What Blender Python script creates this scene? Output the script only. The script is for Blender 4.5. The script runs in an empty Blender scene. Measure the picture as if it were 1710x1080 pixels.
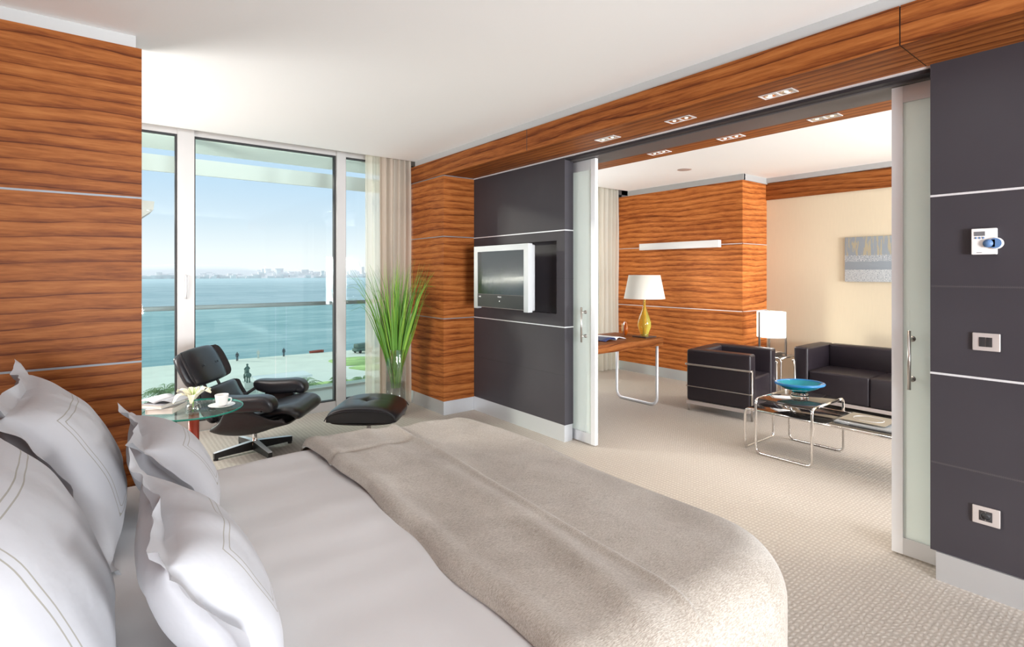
import bpy, bmesh, math, random
from mathutils import Vector, Matrix
random.seed(7)
sc = bpy.context.scene
COL = sc.collection
PI = math.pi
# ------------------------------------------------------------------ camera
F, CX, HY, EYE = 887.5, 855.0, 455.5, 1.5
A = math.atan(1130.5 / F)                     # angle from forward to world +X
S_, C_ = math.sin(A), math.cos(A)
cam_d = bpy.data.cameras.new('camera'); cam = bpy.data.objects.new('camera', cam_d); COL.objects.link(cam)
cam.location = (0, 0, EYE)
fw = Vector((C_, S_, 0))
cam.rotation_euler = (PI/2, 0, math.atan2(-fw.x, fw.y))
cam_d.sensor_fit = 'HORIZONTAL'; cam_d.sensor_width = 36; cam_d.lens = 36*F/1710
cam_d.shift_y = (HY - 540)/1710.0
cam_d.clip_start = .02; cam_d.clip_end = 20000
sc.camera = cam
# ------------------------------------------------------------------ world and light
sc.view_settings.view_transform = 'Standard'; sc.view_settings.look = 'None'
sc.view_settings.exposure = 0.72; sc.view_settings.gamma = 1.0
try: sc.view_settings.use_curve_mapping = False
except Exception: pass
W = bpy.data.worlds.new('sky'); sc.world = W; W.use_nodes = True
nt = W.node_tree; nt.nodes.clear()
out = nt.nodes.new('ShaderNodeOutputWorld'); bg = nt.nodes.new('ShaderNodeBackground')
tc = nt.nodes.new('ShaderNodeTexCoord'); sp = nt.nodes.new('ShaderNodeSeparateXYZ'); rp = nt.nodes.new('ShaderNodeValToRGB')
nt.links.new(tc.outputs['Generated'], sp.inputs[0]); nt.links.new(sp.outputs['Z'], rp.inputs[0])
nt.links.new(rp.outputs[0], bg.inputs[0]); nt.links.new(bg.outputs[0], out.inputs[0])
el = rp.color_ramp.elements
el[0].position = 0.0; el[0].color = (.80, .81, .82, 1)
el[1].position = 1.0; el[1].color = (.66, .69, .74, 1)
for p, c in ((.03, (.76, .79, .81, 1)), (.09, (.565, .665, .76, 1)), (.16, (.45, .60, .76, 1)), (.3, (.45, .60, .76, 1)), (.5, (.64, .68, .74, 1))):
    e = el.new(p); e.color = c
bg.inputs[1].default_value = .79

def light(name, kind, loc, power, color=(1, 1, 1), size=.5, target=None, size_y=None, spot=None, blend=.5):
    d = bpy.data.lights.new(name, kind); d.energy = power; d.color = color
    o = bpy.data.objects.new(name, d); COL.objects.link(o); o.location = loc
    if kind == 'AREA':
        d.size = size
        if size_y: d.shape = 'RECTANGLE'; d.size_y = size_y
    elif kind == 'SUN': d.angle = size
    else: d.shadow_soft_size = size
    if spot: d.spot_size = spot; d.spot_blend = blend
    if target is not None:
        o.rotation_euler = (Vector(target) - Vector(loc)).to_track_quat('-Z', 'Y').to_euler()
    return o
light('sun', 'SUN', (0, 0, 20), 1.3, (1, .93, .82), math.radians(7), target=(.64*20, -.77*20, 20 - 20*math.tan(math.radians(14))))
# fill lights added to brighten both rooms, out of view and without fixtures
light('bedroom_fill', 'POINT', (.2, -8.5, 1.2), 60, (.92, .965, 1), .5)
light('bedroom_area_fill', 'AREA', (.0, -5.2, 1.2), 520, (.92, .965, 1), 1.8, target=(1.9, 2.6, 6.4))
light('lounge_fill', 'POINT', (4.2, -4.6, 1.6), 380, (.96, .97, 1), .4)
light('bay_fill', 'POINT', (-.75, 4.6, 1.45), 78, (1, .975, .94), .42)  # added fill, hidden behind the wood wall, lifts ceiling and pier
light('lounge_bay_fill', 'POINT', (4.5, 5.05, 1.5), 24, (1, .975, .95), .35)  # added fill behind the partition for the wood wall and ceiling
light('lounge_side_fill', 'POINT', (5.3, .75, 1.6), 16, (1, .98, .96), .3)  # added fill, out of sight past the right door
light('lounge_area_fill', 'AREA', (5.2, -3.6, 1.3), 240, (.94, .97, 1), 1.6, target=(5.6, 3, 5.5))

# ------------------------------------------------------------------ materials
def mat(name, color=(.8, .8, .8), rough=.5, metal=0.0, **k):
    m = bpy.data.materials.new(name); m.use_nodes = True
    b = m.node_tree.nodes['Principled BSDF']
    b.inputs['Base Color'].default_value = (*color, 1)
    b.inputs['Roughness'].default_value = rough; b.inputs['Metallic'].default_value = metal
    if 'spec' in k: b.inputs['Specular IOR Level'].default_value = k['spec']
    if 'trans' in k: b.inputs['Transmission Weight'].default_value = k['trans']
    if 'ior' in k: b.inputs['IOR'].default_value = k['ior']
    if 'sheen' in k: b.inputs['Sheen Weight'].default_value = k['sheen']
    if 'coat' in k: b.inputs['Coat Weight'].default_value = k['coat']
    if 'emit' in k:
        b.inputs['Emission Color'].default_value = (*k.get('ecol', color), 1); b.inputs['Emission Strength'].default_value = k['emit']
    if 'bump' in k or 'vary' in k:
        add_noise(m, b, k)
    return m
def N(m, t, **k):
    n = m.node_tree.nodes.new(t)
    for a, v in k.items(): setattr(n, a, v)
    return n
def L(m, a, b): m.node_tree.links.new(a, b)
def coords(m, scale=(1, 1, 1), kind='Object', rot=(0, 0, 0)):
    t = N(m, 'ShaderNodeTexCoord'); mp = N(m, 'ShaderNodeMapping')
    if kind == 'World':
        g = N(m, 'ShaderNodeNewGeometry'); L(m, g.outputs['Position'], mp.inputs[0])
    else: L(m, t.outputs[kind], mp.inputs[0])
    mp.inputs['Scale'].default_value = scale; mp.inputs['Rotation'].default_value = rot
    return mp.outputs[0]
def noise(m, vec, scale, detail=3, rough=.5, dist=0):
    n = N(m, 'ShaderNodeTexNoise'); L(m, vec, n.inputs['Vector'])
    n.inputs['Scale'].default_value = scale; n.inputs['Detail'].default_value = detail
    n.inputs['Roughness'].default_value = rough; n.inputs['Distortion'].default_value = dist
    return n.outputs['Fac']
def ramp(m, fac, stops):
    r = N(m, 'ShaderNodeValToRGB'); L(m, fac, r.inputs[0]); e = r.color_ramp.elements
    e[0].position, e[0].color = stops[0][0], (*stops[0][1], 1)
    e[1].position, e[1].color = stops[-1][0], (*stops[-1][1], 1)
    for p, c in stops[1:-1]:
        q = e.new(p); q.color = (*c, 1)
    return r.outputs[0]
def bumpit(m, b, h, strength=.2, dist=.01):
    n = N(m, 'ShaderNodeBump'); n.inputs['Strength'].default_value = strength; n.inputs['Distance'].default_value = dist
    L(m, h, n.inputs['Height']); L(m, n.outputs[0], b.inputs['Normal'])
def mth(m, op, a, b=None, c=None):
    n = N(m, 'ShaderNodeMath', operation=op)
    for i, v in enumerate((a, b, c)):
        if v is None: continue
        if isinstance(v, (int, float)): n.inputs[i].default_value = v
        else: L(m, v, n.inputs[i])
    return n.outputs[0]
def mixc(m, fac, a, b, mode='MIX'):
    n = N(m, 'ShaderNodeMix', data_type='RGBA', blend_type=mode)
    ins = [n.inputs[0], n.inputs[6], n.inputs[7]]
    for i, v in zip(ins, (fac, a, b)):
        if isinstance(v, (int, float)): i.default_value = v
        elif isinstance(v, tuple): i.default_value = (*v, 1)
        else: L(m, v, i)
    return n.outputs[2]
def add_noise(m, b, k):
    v = coords(m, k.get('nscale', (1, 1, 1)), k.get('space', 'Object'))
    f = noise(m, v, k.get('freq', 40), 4)
    if 'bump' in k: bumpit(m, b, f, k['bump'], k.get('bdist', .002))
    if 'vary' in k:
        c = b.inputs['Base Color'].default_value[:3]
        d = k['vary']
        L(m, ramp(m, f, [(.3, tuple(x*(1-d) for x in c)), (.7, tuple(min(1, x*(1+d)) for x in c))]), b.inputs['Base Color'])

def wood(name, mode, base=1.0, k=14.0):
    """striped veneer: grain runs horizontally along the wall"""
    m = mat(name, (.4, .15, .05), .45); b = m.node_tree.nodes['Principled BSDF']
    sx = dict(wall=(.09, .09, 1.0), beam=(1.0, .07, 1.0), door=(.09, 1.0, 1.0))[mode]
    v = coords(m, sx, 'World')
    sp_ = N(m, 'ShaderNodeSeparateXYZ'); g_ = N(m, 'ShaderNodeNewGeometry'); L(m, g_.outputs['Position'], sp_.inputs[0])
    lf = noise(m, coords(m, (.5, .28 if mode == 'beam' else .5, 1.0), 'World'), 1.1, 2, .45)
    n1 = noise(m, v, 7, 3, .6, .2)            # broad bands
    n2 = noise(m, v, 70, 4, .65, .1)          # fine grain
    ax = sp_.outputs[2] if mode != 'beam' else mth(m, 'ADD', sp_.outputs[2], mth(m, 'MULTIPLY', sp_.outputs[0], 1.0))
    if mode == 'door': ax = mth(m, 'ADD', sp_.outputs[2], sp_.outputs[1])
    ph = mth(m, 'ADD', mth(m, 'MULTIPLY', ax, k), mth(m, 'ADD', mth(m, 'MULTIPLY', lf, 3.4), mth(m, 'MULTIPLY', n1, 1.3)))
    saw = mth(m, 'FRACT', ph)
    line = mth(m, 'MULTIPLY', mth(m, 'GREATER_THAN', saw, .93), .16)
    f = mth(m, 'ADD', mth(m, 'MULTIPLY', n1, .34), mth(m, 'ADD', mth(m, 'MULTIPLY', mth(m, 'PINGPONG', saw, .62), .24), mth(m, 'MULTIPLY', n2, .48)))
    f = mth(m, 'SUBTRACT', f, line)
    s = base
    c = ramp(m, f, [(.26, (.075*s, .018*s, .005*s)), (.40, (.16*s, .043*s, .011*s)), (.50, (.25*s, .078*s, .019*s)), (.66, (.36*s, .130*s, .036*s))])
    L(m, c, b.inputs['Base Color'])
    bumpit(m, b, n2, .08, .002)
    b.inputs['Specular IOR Level'].default_value = .10
    return m
M = {}
M['wood'] = wood('zebrano_veneer', 'wall', 1.0)
M['wood_pier'] = wood('sunlit_zebrano_veneer', 'wall', 1.35)  # same veneer, colour raised to carry the sun on the pier
M['wood_lit'] = wood('lit_zebrano_veneer', 'wall', 2.1)  # same veneer, brightened in colour in place of stronger light on it
M['wood_beam'] = wood('zebrano_veneer_beam', 'beam', 1.1)
M['wood_desk'] = wood('walnut_veneer', 'door', .8)
M['wall_white'] = mat('white_plaster', (.86, .85, .84), .8)
M['ceiling'] = mat('ceiling_paint', (.94, .935, .925), .85)
M['strip'] = mat('cornice_grey', (.45, .45, .445), .7)
M['beige'] = mat('beige_wallpaper', (.70, .60, .44), .75, vary=.012, freq=60, space='World', nscale=(1, 1, .1))
M['alu'] = mat('brushed_aluminium', (.66, .67, .69), .42, .75, bump=.05, nscale=(1, 1, 20), freq=30)
M['alu_frame'] = mat('window_aluminium', (.50, .485, .475), .5, .3)
M['alu_white'] = mat('satin_silver', (.80, .80, .82), .35, .4)
M['inlay'] = mat('grey_metal_inlay', (.24, .25, .265), .55, .2)
M['chrome'] = mat('chrome', (.80, .78, .76), .12, 1.0)
M['steel'] = mat('brushed_steel', (.60, .57, .54), .28, 1.0)
M['gasket'] = mat('black_rubber', (.02, .02, .022), .6)
M['black_header'] = mat('black_header', (.018, .014, .018), .6)
M['grey_header'] = mat('anthracite_metal', (.09, .08, .08), .5)
def leather_wall():
    m = mat('aubergine_leather_panel', (.032, .026, .036), .48, spec=.4); b = m.node_tree.nodes['Principled BSDF']
    v = coords(m, (1, 1, 1), 'World')
    f = noise(m, v, 260, 3, .6); g = noise(m, v, 2.2, 2)
    L(m, mixc(m, g, (.032, .027, .034), (.048, .043, .050)), b.inputs['Base Color'])
    bumpit(m, b, f, .22, .002); return m
M['panel'] = leather_wall()
M['leather'] = mat('black_leather', (.014, .015, .019), .32, bump=.12, freq=260, spec=.6)
M['leather_sofa'] = mat('aubergine_black_leather', (.022, .016, .022), .40, bump=.10, freq=220, spec=.5)
M['ply'] = mat('black_stained_plywood', (.016, .012, .014), .45, bump=.35, nscale=(2, 2, 40), freq=20, vary=.4)
M['black_metal'] = mat('black_enamel', (.02, .02, .022), .35, .3)
def carpet():
    m = mat('loop_carpet', (.55, .47, .38), .95); b = m.node_tree.nodes['Principled BSDF']
    v = coords(m, (1, 1, 1), 'World')
    sx = N(m, 'ShaderNodeSeparateXYZ'); L(m, v, sx.inputs[0])
    wob = mth(m, 'MULTIPLY', mth(m, 'SUBTRACT', noise(m, v, 28, 2), .5), .022)
    a = mth(m, 'SINE', mth(m, 'MULTIPLY', mth(m, 'ADD', sx.outputs[0], wob), 2*PI/.034))
    c = mth(m, 'SINE', mth(m, 'MULTIPLY', mth(m, 'ADD', sx.outputs[1], wob), 2*PI/.022))
    h = mth(m, 'MULTIPLY', mth(m, 'MULTIPLY', mth(m, 'ADD', a, 1), mth(m, 'ADD', c, 1)), .25)
    n = noise(m, v, 150, 3, .6)
    hh = mth(m, 'ADD', mth(m, 'MULTIPLY', h, .6), mth(m, 'MULTIPLY', n, .5))
    L(m, ramp(m, hh, [(.12, (.41, .362, .315)), (.42, (.505, .452, .40)), (.8, (.58, .528, .475))]), b.inputs['Base Color'])
    bumpit(m, b, hh, .5, .005); return m
M['carpet'] = carpet()
def glassy(name, tint=(1, 1, 1), gl=.07):
    m = bpy.data.materials.new(name); m.use_nodes = True; t = m.node_tree; t.nodes.clear()
    o = N(m, 'ShaderNodeOutputMaterial'); a = N(m, 'ShaderNodeBsdfTransparent'); g = N(m, 'ShaderNodeBsdfGlossy'); x = N(m, 'ShaderNodeMixShader')
    a.inputs[0].default_value = (*tint, 1); g.inputs['Roughness'].default_value = .02; x.inputs[0].default_value = gl
    L(m, a.outputs[0], x.inputs[1]); L(m, g.outputs[0], x.inputs[2]); L(m, x.outputs[0], o.inputs[0]); return m
M['pane'] = glassy('window_glass', (.97, 1, .99), .015)
M['bal_glass'] = glassy('balustrade_glass', (.90, .985, .965), .03)
M['table_glass'] = glassy('table_glass', (.86, .96, .95), .16)
M['table_rim'] = mat('green_glass_edge', (.02, .32, .24), .15, trans=.35)
M['clear'] = mat('clear_glass', (1, 1, 1), .02, trans=1.0, ior=1.45)
M['thin_clear'] = glassy('thin_clear_glass', (.95, .97, .97), .14)
M['water'] = glassy('vase_water', (.90, .96, .94), .10)
M['amber'] = mat('amber_glass', (.50, .10, .008), .08, trans=.35, ior=1.45)
M['amber_core'] = mat('pale_amber_glass', (.90, .50, .10), .12, trans=.2)
M['yellow_glass'] = mat('yellow_glass', (.97, .80, .14), .04, trans=.85, ior=1.4)
M['blue_glass'] = mat('turquoise_glass', (.01, .50, .62), .05, trans=.6, ior=1.45)
M['blue_rim'] = mat('cobalt_glass', (.04, .32, .72), .06, trans=.45, ior=1.45)
def frosted():
    m = bpy.data.materials.new('frosted_glass'); m.use_nodes = True; t = m.node_tree; t.nodes.clear()
    o = N(m, 'ShaderNodeOutputMaterial'); d = N(m, 'ShaderNodeBsdfDiffuse'); tr = N(m, 'ShaderNodeBsdfTranslucent'); g = N(m, 'ShaderNodeBsdfGlossy')
    x = N(m, 'ShaderNodeMixShader'); y = N(m, 'ShaderNodeMixShader')
    d.inputs[0].default_value = (.86, .92, .90, 1); tr.inputs[0].default_value = (.88, .96, .94, 1); g.inputs['Roughness'].default_value = .18
    x.inputs[0].default_value = .55; y.inputs[0].default_value = .07
    L(m, d.outputs[0], x.inputs[1]); L(m, tr.outputs[0], x.inputs[2]); L(m, x.outputs[0], y.inputs[1]); L(m, g.outputs[0], y.inputs[2]); L(m, y.outputs[0], o.inputs[0]); return m
M['frosted'] = frosted()
def sheer(name, col, op):
    m = bpy.data.materials.new(name); m.use_nodes = True; t = m.node_tree; t.nodes.clear()
    o = N(m, 'ShaderNodeOutputMaterial'); d = N(m, 'ShaderNodeBsdfDiffuse'); tr = N(m, 'ShaderNodeBsdfTranslucent'); a = N(m, 'ShaderNodeBsdfTransparent')
    x = N(m, 'ShaderNodeMixShader'); y = N(m, 'ShaderNodeMixShader')
    d.inputs[0].default_value = (*col, 1); tr.inputs[0].default_value = (*col, 1)
    x.inputs[0].default_value = .5; y.inputs[0].default_value = op
    L(m, d.outputs[0], x.inputs[1]); L(m, tr.outputs[0], x.inputs[2]); L(m, a.outputs[0], y.inputs[1]); L(m, x.outputs[0], y.inputs[2]); L(m, y.outputs[0], o.inputs[0]); return m
M['sheer'] = sheer('sheer_voile', (.86, .82, .70), .72)
M['drape'] = sheer('linen_drape', (.66, .57, .49), 1.0)
M['drape_lr'] = sheer('pale_linen_drape', (.80, .76, .68), 1.0)
def linen(name, col, stripe=True):
    m = mat(name, col, .85, sheen=.1); b = m.node_tree.nodes['Principled BSDF']
    v = coords(m, (1, 1, 1)); f = noise(m, v, 5, 3, .6)
    bumpit(m, b, f, .12, .02); return m
M['duvet'] = linen('white_cotton', (.66, .65, .655))
def pillow_mat():
    m = mat('white_percale', (.80, .80, .82), .8, sheen=.1); b = m.node_tree.nodes['Principled BSDF']
    uv = N(m, 'ShaderNodeUVMap'); sx = N(m, 'ShaderNodeSeparateXYZ'); L(m, uv.outputs[0], sx.inputs[0])
    d = sx.outputs[0]                                 # distance in metres to the embroidered rectangle, baked in the u coordinate
    l1 = mth(m, 'LESS_THAN', mth(m, 'ABSOLUTE', d), .0016)
    l2 = mth(m, 'LESS_THAN', mth(m, 'ABSOLUTE', mth(m, 'SUBTRACT', d, .017)), .0016)
    f = mth(m, 'MAXIMUM', l1, l2)
    L(m, mixc(m, f, (.46, .46, .485), (.29, .275, .24)), b.inputs['Base Color'])
    n = noise(m, coords(m), 7, 4, .55); bumpit(m, b, n, .18, .03); return m
M['pillow'] = pillow_mat()
def runner_mat():
    m = mat('champagne_chenille', (.5, .44, .36), .78, sheen=.5); b = m.node_tree.nodes['Principled BSDF']
    v = coords(m, (30, 140, 60), 'Object'); f = noise(m, v, 3.2, 3, .7)
    v2 = coords(m, (1.2, 1.2, 1.2), 'Object'); g = noise(m, v2, 3.5, 4, .6, .8)
    ff = mth(m, 'ADD', mth(m, 'MULTIPLY', f, .72), mth(m, 'MULTIPLY', g, .28))
    L(m, ramp(m, ff, [(.38, (.29, .245, .20)), (.5, (.42, .37, .315)), (.62, (.56, .51, .45))]), b.inputs['Base Color'])
    b.inputs['Sheen Roughness'].default_value = .35
    bumpit(m, b, f, .5, .005); return m
M['runner'] = runner_mat()
M['red_metal'] = mat('red_lacquer', (.42, .06, .035), .3, .3)
M['porcelain'] = mat('white_porcelain', (.85, .84, .82), .2)
M['paper'] = mat('book_pages', (.82, .78, .72), .8)
M['grey_cover'] = mat('grey_cover', (.42, .43, .46), .4)
M['dark_cover'] = mat('dark_cover', (.07, .07, .08), .4)
M['petal'] = mat('lily_petal', (.88, .84, .62), .5, sheen=.2)
M['stem'] = mat('green_stem', (.22, .42, .06), .5)
M['grass_a'] = mat('grass_blade_light', (.27, .47, .06), .45)
M['grass_b'] = mat('grass_blade_dark', (.12, .28, .04), .45)
M['tv_silver'] = mat('tv_silver', (.58, .59, .60), .3, .35)
M['tv_screen'] = mat('tv_screen', (.018, .02, .021), .10, spec=.9, coat=.5)
M['tv_black'] = mat('tv_black', (.02, .02, .02), .4)
M['white_mark'] = mat('white_mark', (.8, .8, .8), .5)
M['shade'] = mat('cream_lampshade', (.80, .77, .68), .8)
M['opal'] = mat('opal_shade', (.95, .95, .96), .5, emit=.9, ecol=(1, .98, .95))
M['lamp_white'] = mat('white_luminaire', (.86, .86, .86), .35)
M['black_glass'] = mat('smoked_table_top', (.035, .032, .03), .06, spec=.8)
M['base_dark'] = mat('dark_slab', (.05, .03, .025), .3)
M['thermo_white'] = mat('ivory_plastic', (.80, .77, .76), .4)
M['thermo_blue'] = mat('blue_dial', (.10, .20, .40), .45)
M['lcd'] = mat('grey_display', (.16, .16, .17), .3)
M['plate'] = mat('champagne_plate', (.66, .60, .58), .35, .5)
M['dark_plastic'] = mat('dark_plastic', (.03, .028, .03), .35)
M['downlight_on'] = mat('lamp_reflector', (.9, .88, .8), .3, emit=.5, ecol=(1, .92, .8))
M['magazine'] = mat('magazine_page', (.75, .78, .82), .5)
M['navy'] = mat('navy_print', (.02, .035, .12), .4)
M['balcony'] = mat('balcony_concrete', (.40, .45, .44), .8)
M['soffit'] = mat('pale_green_soffit', (.74, .84, .79), .8)
M['fascia'] = mat('grey_green_fascia', (.62, .66, .62), .7)
M['rail'] = mat('grey_handrail', (.22, .26, .27), .5, .3)
M['facade'] = mat('pale_cladding', (.55, .52, .50), .6)
def sea():
    m = mat('sea_water', (.10, .28, .32), .35, spec=.5); b = m.node_tree.nodes['Principled BSDF']
    v = coords(m, (.05, .16, 1), 'World', (0, 0, .35))
    f = noise(m, v, 1.0, 6, .7, .5); v2 = coords(m, (.004, .008, 1), 'World'); g = noise(m, v2, 1.5, 4, .6)
    ff = mth(m, 'ADD', mth(m, 'MULTIPLY', f, .7), mth(m, 'MULTIPLY', g, .3))
    L(m, ramp(m, ff, [(.38, (.33, .54, .59)), (.52, (.47, .67, .71)), (.66, (.66, .82, .85))]), b.inputs['Base Color'])
    bumpit(m, b, f, .5, 1.0); return m
M['sea'] = sea()
M['quay'] = mat('pale_paving', (.74, .75, .70), .9, vary=.05, freq=.3, space='World')
M['lawn'] = mat('lawn', (.42, .58, .22), .95, vary=.2, freq=.5, space='World')
M['stone'] = mat('pale_stone', (.66, .68, .64), .9)
M['bronze'] = mat('verdigris_bronze', (.10, .16, .14), .6)
M['palm'] = mat('palm_leaf', (.22, .34, .14), .7)
M['trunk'] = mat('palm_trunk', (.30, .26, .20), .9)
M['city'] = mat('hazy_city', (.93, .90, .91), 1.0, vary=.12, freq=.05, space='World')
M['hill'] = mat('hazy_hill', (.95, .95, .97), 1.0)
M['cloth'] = mat('dark_clothing', (.06, .06, .08), .8)
def painting_mat():
    m = mat('abstract_paint', (.4, .42, .44), .8); b = m.node_tree.nodes['Principled BSDF']
    t = N(m, 'ShaderNodeTexCoord'); s = N(m, 'ShaderNodeSeparateXYZ'); L(m, t.outputs['Generated'], s.inputs[0])
    z = s.outputs[2]
    vs = noise(m, coords(m, (1, 30, 3), 'Object'), 1.5, 3, .6)
    fine = noise(m, coords(m, (1, 20, 60), 'Object'), 3, 4, .7)
    up = mth(m, 'GREATER_THAN', z, .58)
    yel = mth(m, 'MULTIPLY', mth(m, 'GREATER_THAN', vs, .54), up)
    c = mixc(m, mth(m, 'MULTIPLY', yel, .7), (.30, .34, .38), (.52, .43, .24))
    band1 = mth(m, 'MULTIPLY', mth(m, 'LESS_THAN', z, .27), mth(m, 'GREATER_THAN', fine, .46))
    band2 = mth(m, 'MULTIPLY', mth(m, 'LESS_THAN', mth(m, 'ABSOLUTE', mth(m, 'SUBTRACT', z, .52)), .07), mth(m, 'GREATER_THAN', fine, .52))
    c = mixc(m, mth(m, 'MULTIPLY', mth(m, 'MAXIMUM', band1, band2), .8), c, (.68, .70, .70))
    L(m, c, b.inputs['Base Color']); bumpit(m, b, fine, .5, .004); return m
M['painting'] = painting_mat()

# ------------------------------------------------------------------ geometry helpers
def box(bm, x0, x1, y0, y1, z0, z1, bev=0, seg=2):
    r = bmesh.ops.create_cube(bm, size=1.0)
    vs = r['verts']
    for v in vs:
        v.co = Vector(((x0+x1)/2 + v.co.x*(x1-x0), (y0+y1)/2 + v.co.y*(y1-y0), (z0+z1)/2 + v.co.z*(z1-z0)))
    if bev:
        es = list({e for v in vs for e in v.link_edges})
        bmesh.ops.bevel(bm, geom=es, offset=bev, segments=seg, profile=.5, affect='EDGES')
    return bm
def B(*a, **k): return box(bmesh.new(), *a, **k)
def rpath(pts, rad, closed=False, n=5):
    """round the corners of a polyline"""
    P = [Vector(p) for p in pts]; out = []
    m = len(P)
    for i in range(m):
        if not closed and i in (0, m-1): out.append(P[i]); continue
        a, p, b = P[i-1], P[i], P[(i+1) % m]
        da, db = (a-p), (b-p)
        r = min(rad, da.length*.49, db.length*.49)
        s, e = p + da.normalized()*r, p + db.normalized()*r
        for k in range(n+1):
            t = k/n; out.append((1-t)**2*s + 2*t*(1-t)*p + t*t*e)
    return out
def tube(bm, pts, r, n=10, closed=False, rfun=None):
    P = [Vector(p) for p in pts]; m = len(P); rings = []
    up = None
    for i in range(m):
        if closed: t = (P[(i+1) % m] - P[i-1])
        else: t = P[min(i+1, m-1)] - P[max(i-1, 0)]
        t.normalize()
        if up is None:
            up = Vector((0, 0, 1)) if abs(t.z) < .9 else Vector((1, 0, 0))
        u = (up - t*up.dot(t))
        if u.length < 1e-4: u = Vector((1, 0, 0)) - t*t.x
        u.normalize(); w = t.cross(u); up = u
        rr = r if rfun is None else rfun(i/(m-1))
        rings.append([bm.verts.new(P[i] + (u*math.cos(2*PI*k/n) + w*math.sin(2*PI*k/n))*rr) for k in range(n)])
    for i in range(m if closed else m-1):
        a, b = rings[i], rings[(i+1) % m]
        for k in range(n): bm.faces.new((a[k], a[(k+1) % n], b[(k+1) % n], b[k]))
    if not closed:
        bm.faces.new(rings[0][::-1]); bm.faces.new(rings[-1])
    return bm
def T(pts, r, n=10, closed=False, rad=0, rfun=None):
    return tube(bmesh.new(), rpath(pts, rad, closed) if rad else pts, r, n, closed, rfun)
def lathe(bm, prof, n=32, c=(0, 0, 0)):
    rings = []
    for r, z in prof:
        if r < 1e-5: rings.append([bm.verts.new((c[0], c[1], c[2]+z))])
        else: rings.append([bm.verts.new((c[0]+r*math.cos(2*PI*k/n), c[1]+r*math.sin(2*PI*k/n), c[2]+z)) for k in range(n)])
    for a, b in zip(rings, rings[1:]):
        for k in range(n):
            q = (k+1) % n
            if len(a) == 1 and len(b) == 1: continue
            if len(a) == 1: bm.faces.new((a[0], b[q], b[k]))
            elif len(b) == 1: bm.faces.new((a[k], a[q], b[0]))
            else: bm.faces.new((a[k], a[q], b[q], b[k]))
    return bm
def LA(prof, n=32, c=(0, 0, 0)): return lathe(bmesh.new(), prof, n, c)
def grid(bm, fn, nu, nv, us=None, vs=None, wrap=False):
    us = us or [i/nu for i in range(nu+1)]; vs = vs or [j/nv for j in range(nv+1)]
    g = [[bm.verts.new(fn(u, v)) for v in vs] for u in us]
    for i in range(len(us)-1):
        for j in range(len(vs)-1):
            bm.faces.new((g[i][j], g[i+1][j], g[i+1][j+1], g[i][j+1]))
    return g
def thick(bm, t):
    """give an open sheet a thickness"""
    bm.normal_update()
    vs = bm.verts[:]; fs = bm.faces[:]
    be = [(e.verts[0], e.verts[1], e.link_faces[0]) for e in bm.edges if len(e.link_faces) == 1]
    m = {v: bm.verts.new(v.co - v.normal*t) for v in vs}
    for f in fs: bm.faces.new([m[v] for v in reversed(f.verts[:])])
    for a, b, f in be:
        q = f.verts[:]; i = q.index(a)
        if q[(i+1) % len(q)] is not b: a, b = b, a
        bm.faces.new((b, a, m[a], m[b]))
    return bm
def prism(bm, pts, z0, z1):
    a = [bm.verts.new((x, y, z0)) for x, y in pts]; b = [bm.verts.new((x, y, z1)) for x, y in pts]
    n = len(pts); bm.faces.new(a[::-1]); bm.faces.new(b)
    for i in range(n): bm.faces.new((a[i], a[(i+1) % n], b[(i+1) % n], b[i]))
    return bm
def rbox(bm, x0, x1, y0, y1, z0, z1, r=.02, bulge=0, n=6):
    """upholstered block: rounded edges and slightly puffed faces"""
    h = [(x1-x0)/2, (y1-y0)/2, (z1-z0)/2]; c = Vector(((x0+x1)/2, (y0+y1)/2, (z0+z1)/2))
    def axis(hh):
        e = [-hh + r*(1 - math.tan(PI/4*(1-k/3))) for k in range(3)]
        mid = [-(hh-r) + 2*(hh-r)*k/n for k in range(n+1)]
        return e + mid + [-q for q in e[::-1]]
    ax = [axis(q) for q in h]; cache = {}
    def vert(p):
        key = tuple(round(q, 6) for q in p)
        if key in cache: return cache[key]
        q = Vector([max(-(h[i]-r), min(h[i]-r, p[i])) for i in range(3)])
        d = Vector(p) - q
        if d.length > 1e-9:
            d2 = d.normalized()*r
            o = q + d2
        else: o = q
        for i in range(3):
            if abs(abs(p[i]) - h[i]) < 1e-6:
                j, k = (i+1) % 3, (i+2) % 3
                f = (1-(p[j]/h[j])**2)*(1-(p[k]/h[k])**2)
                o[i] += math.copysign(bulge*f, p[i])
        cache[key] = bm.verts.new(c + o); return cache[key]
    for i in range(3):
        j, k = (i+1) % 3, (i+2) % 3
        for s in (-1, 1):
            for a in range(len(ax[j])-1):
                for b in range(len(ax[k])-1):
                    quad = []
                    for (aa, bb) in ((a, b), (a+1, b), (a+1, b+1), (a, b+1)):
                        p = [0, 0, 0]; p[i] = s*h[i]; p[j] = ax[j][aa]; p[k] = ax[k][bb]; quad.append(vert(p))
                    if s < 0: quad.reverse()
                    if len(set(quad)) == 4: bm.faces.new(quad)
    return bm
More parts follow.
